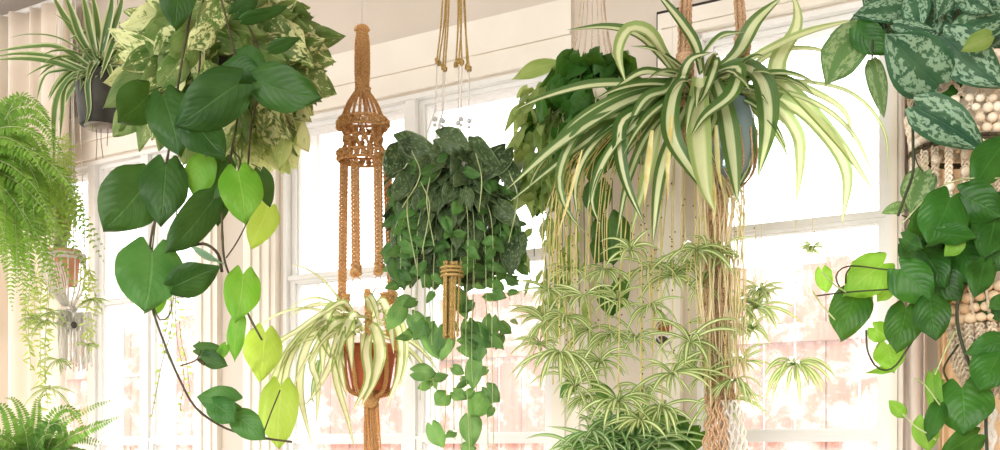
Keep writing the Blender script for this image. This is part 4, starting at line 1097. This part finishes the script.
for k in range(24):
    a=k*2*math.pi/24; base_=pc+Vector((math.cos(a)*55*PX,math.sin(a)*55*PX,-84*PX)); L=rng.uniform(55,78)*PX
    b=MB(); sinnet(b,[base_,base_+Vector((rng.uniform(-.004,.004),0,-L))],.0055,.011)
    for j in range(3):
        if rng.random()<.6: b.ball(base_+Vector((0,-.004,-L*(.2+.25*j))),.008,8,6)
    b.build('beaded_strand',M['shell'] if k%2 else M['natural'],h)

# ---- P right pothos
d=1.6; rng=random.Random(121); PX=d/F
c=P(985,262,d)
t=thing('pothos','glossy green heart-leaf pothos with reaching vines at the lower right edge','plant',P(985,320,d))
pot('cream',t,P(992,246,d),46*PX,56*PX)
DK=[(985,262,975,294,24,-.12,-.14,0),(855,292,843,338,38,-.02,-.04,0),(901,270,932,300,38,-.08,-.1,0),(950,198,932,242,44,-.10,-.12,-10),(962,196,1003,215,36,-.1,-.12,0),(998,210,985,252,40,-.09,-.12,0),(940,233,978,240,20,-.11,-.12,20),(1003,254,984,268,22,-.1,-.1,0),(906,308,898,350,34,-.06,-.08,0),
 (930,302,936,338,32,-.1,-.12,0),(1002,146,974,184,34,-.08,-.1,0),(1003,140,984,160,18,-.06,-.08,0),(945,212,918,224,30,-.06,-.1,20),(903,238,921,250,18,-.08,-.1,30),(1003,342,968,352,24,-.1,-.1,0),(1000,352,982,388,38,-.1,-.12,0),
 (962,388,964,432,50,-.08,-.1,0),(978,434,944,452,26,-.08,-.1,0),(940,404,930,440,18,-.08,-.1,0),(925,255,945,285,30,-.05,-.08,0),(1003,200,965,232,40,-.05,-.08,20),(960,250,985,285,36,-.05,-.08,0),(905,245,925,270,22,-.04,-.06,0),(938,270,960,300,30,-.05,-.07,0),(985,290,1000,320,20,-.05,-.07,0),(1004,300,990,308,14,-.1,-.1,0)]
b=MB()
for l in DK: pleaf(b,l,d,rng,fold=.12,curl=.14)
for i in range(60):
    x=rng.uniform(925,1015); y=rng.uniform(190,285)
    if x<945: y=max(y,215)
    pleaf(b,(x,y,x+rng.uniform(-26,20),y+rng.uniform(12,34),rng.uniform(18,32),rng.uniform(-.04,.08),rng.uniform(-.06,.06),rng.uniform(-45,45)),d,rng)
b.build('dark_foliage',M['pothos'],t)
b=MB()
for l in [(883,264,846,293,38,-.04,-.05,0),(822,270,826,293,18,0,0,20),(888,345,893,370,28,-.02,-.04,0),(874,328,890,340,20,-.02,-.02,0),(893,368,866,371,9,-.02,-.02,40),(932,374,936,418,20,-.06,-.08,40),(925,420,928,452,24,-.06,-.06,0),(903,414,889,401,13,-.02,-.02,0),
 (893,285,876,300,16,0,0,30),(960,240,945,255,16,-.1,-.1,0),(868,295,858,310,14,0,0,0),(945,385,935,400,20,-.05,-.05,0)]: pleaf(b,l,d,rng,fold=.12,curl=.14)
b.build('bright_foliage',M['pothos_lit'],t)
b=MB()
for q,r_ in (([(985,262),(962,290),(957,318),(964,350),(976,378),(985,402),(986,430),(988,470)],.0024),([(975,262),(935,268),(893,270),(850,266),(836,276),(842,292)],.0012),([(975,270),(930,285),(893,289),(850,292),(815,296)],.0012),([(972,275),(935,302),(922,325),(908,348),(893,368),(878,368),(868,352),(866,330)],.0014),([(846,290),(846,275),(850,268)],.0012),([(958,345),(944,368),(950,385)],.0016)):
    b.tube(cr([P(x,y,d-.06 if i else d-.02) for i,(x,y) in enumerate(q)],34),r_,6)
b.build('vine',M['vinedark'],t)
b=MB()
for q in ([(903,414),(915,426),(928,434),(936,440)],[(956,330),(948,345),(935,375)],[(940,405),(925,385),(915,378)],[(822,272),(835,285),(846,292)],[(812,290),(822,305),(835,320)],[(902,224),(930,195),(958,180),(1000,178)],[(925,203),(940,196),(960,194)]):
    b=MB(); b.tube(cr([P(x,y,d-.09) for x,y in q],16),.0012,5); b.build('leaf_stalk',M['vinepale'],t)
h=thing('beaded_plant_hanger','knotted cream macrame hanger with pale wooden beads under the lower-right pothos','hanger',P(990,450,d))
hk=P(972,166,1.75); pc=P(992,246,d)
for k in range(4):
    a=(.1,1.2,2.0,3.05)[k]; b=MB(); twist(b,[hk,pc+Vector((math.cos(a)*50*PX,math.sin(a)*50*PX,-.01))],.0024,3,60); b.build('cord',M['natural'],h)
bd=MB()
for row in range(4):
    for k in range(24):
        a=(k+.5*(row%2))*2*math.pi/24; R_=(47-row*2.5)*PX
        bd.ball(pc+Vector((math.cos(a)*R_,math.sin(a)*R_,-(46+row*9.5)*PX)),.0078+.001*(k%3),10,8,(1.1,1,.85))
bd.build('wooden_beads',M['beadwood'],h)
b=MB()
for k in range(20):
    a=k*2*math.pi/20
    b.tube([pc+Vector((math.cos(a+.02*j)*(50-j*.3)*PX,math.sin(a+.02*j)*(50-j*.3)*PX,-j*9*PX)) for j in range(9)],.0022,5)
b.build('net',M['natural'],h)
for k in range(22):
    a=k*2*math.pi/22; R_=38*PX; base_=pc+Vector((math.cos(a)*R_,math.sin(a)*R_,-80*PX)); end=pc+Vector((math.cos(a)*24*PX+.006,math.sin(a)*24*PX,-(150+rng.uniform(-10,8))*PX)); L=(end-base_).length
    b=MB(); sinnet(b,[base_,base_.lerp(end,.5)+Vector((math.cos(a)*.008,math.sin(a)*.008,0)),end],.0062,.012); b.build('sinnet',M['natural'],h)
b=MB()
for k in range(16):
    a=k*.8; r0=22*PX; q=[pc+Vector((math.cos(a)*r0+.008+.003*math.sin(j*1.6+k),math.sin(a)*r0,-(140+j*6)*PX)) for j in range(16)]; b.tube(cr(q,40),.0034,6)
b.build('fringe',M['white'],h)

# ============================================================ LIGHT, WORLD, CAMERA
wd=bpy.data.worlds.new('World'); sc.world=wd; wd.use_nodes=True; nt=wd.node_tree; nt.nodes.clear()
tc=nt.nodes.new('ShaderNodeTexCoord'); sp=nt.nodes.new('ShaderNodeSeparateXYZ'); nt.links.new(tc.outputs['Generated'],sp.inputs[0])
fr=step(nt,sp.outputs[1],-.3,.5)
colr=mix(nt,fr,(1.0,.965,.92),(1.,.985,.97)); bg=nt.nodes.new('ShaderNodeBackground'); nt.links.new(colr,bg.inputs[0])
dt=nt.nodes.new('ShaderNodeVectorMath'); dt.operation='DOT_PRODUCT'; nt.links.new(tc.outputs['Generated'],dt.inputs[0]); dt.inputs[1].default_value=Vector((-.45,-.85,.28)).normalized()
blob=step(nt,dt.outputs['Value'],.80,.97)  # unseen bright patch added behind the camera as room fill
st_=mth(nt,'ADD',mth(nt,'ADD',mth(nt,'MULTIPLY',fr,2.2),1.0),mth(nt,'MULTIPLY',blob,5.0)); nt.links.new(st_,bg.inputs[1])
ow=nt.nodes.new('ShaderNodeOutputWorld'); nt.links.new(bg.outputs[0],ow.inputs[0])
sl=bpy.data.lights.new('sun','SUN'); sl.energy=4.5; sl.angle=math.radians(6); sl.color=(1,.95,.86)
so=bpy.data.objects.new('sun',sl); COL.objects.link(so); so.rotation_euler=Vector((-.30,-1,-.62)).to_track_quat('-Z','Y').to_euler()
sc.view_settings.view_transform='Standard'; sc.view_settings.look='None'; sc.view_settings.exposure=0.58; sc.view_settings.gamma=1; sc.view_settings.use_curve_mapping=False
cd=bpy.data.cameras.new('camera'); cd.lens=36*F/1000; cd.sensor_width=36; cd.shift_y=(HY-225)/1000; cd.clip_start=.05
co=bpy.data.objects.new('camera',cd); COL.objects.link(co); co.location=CAM; co.rotation_euler=(math.radians(90),0,0); sc.camera=co
sc.cycles.transparent_max_bounces=16
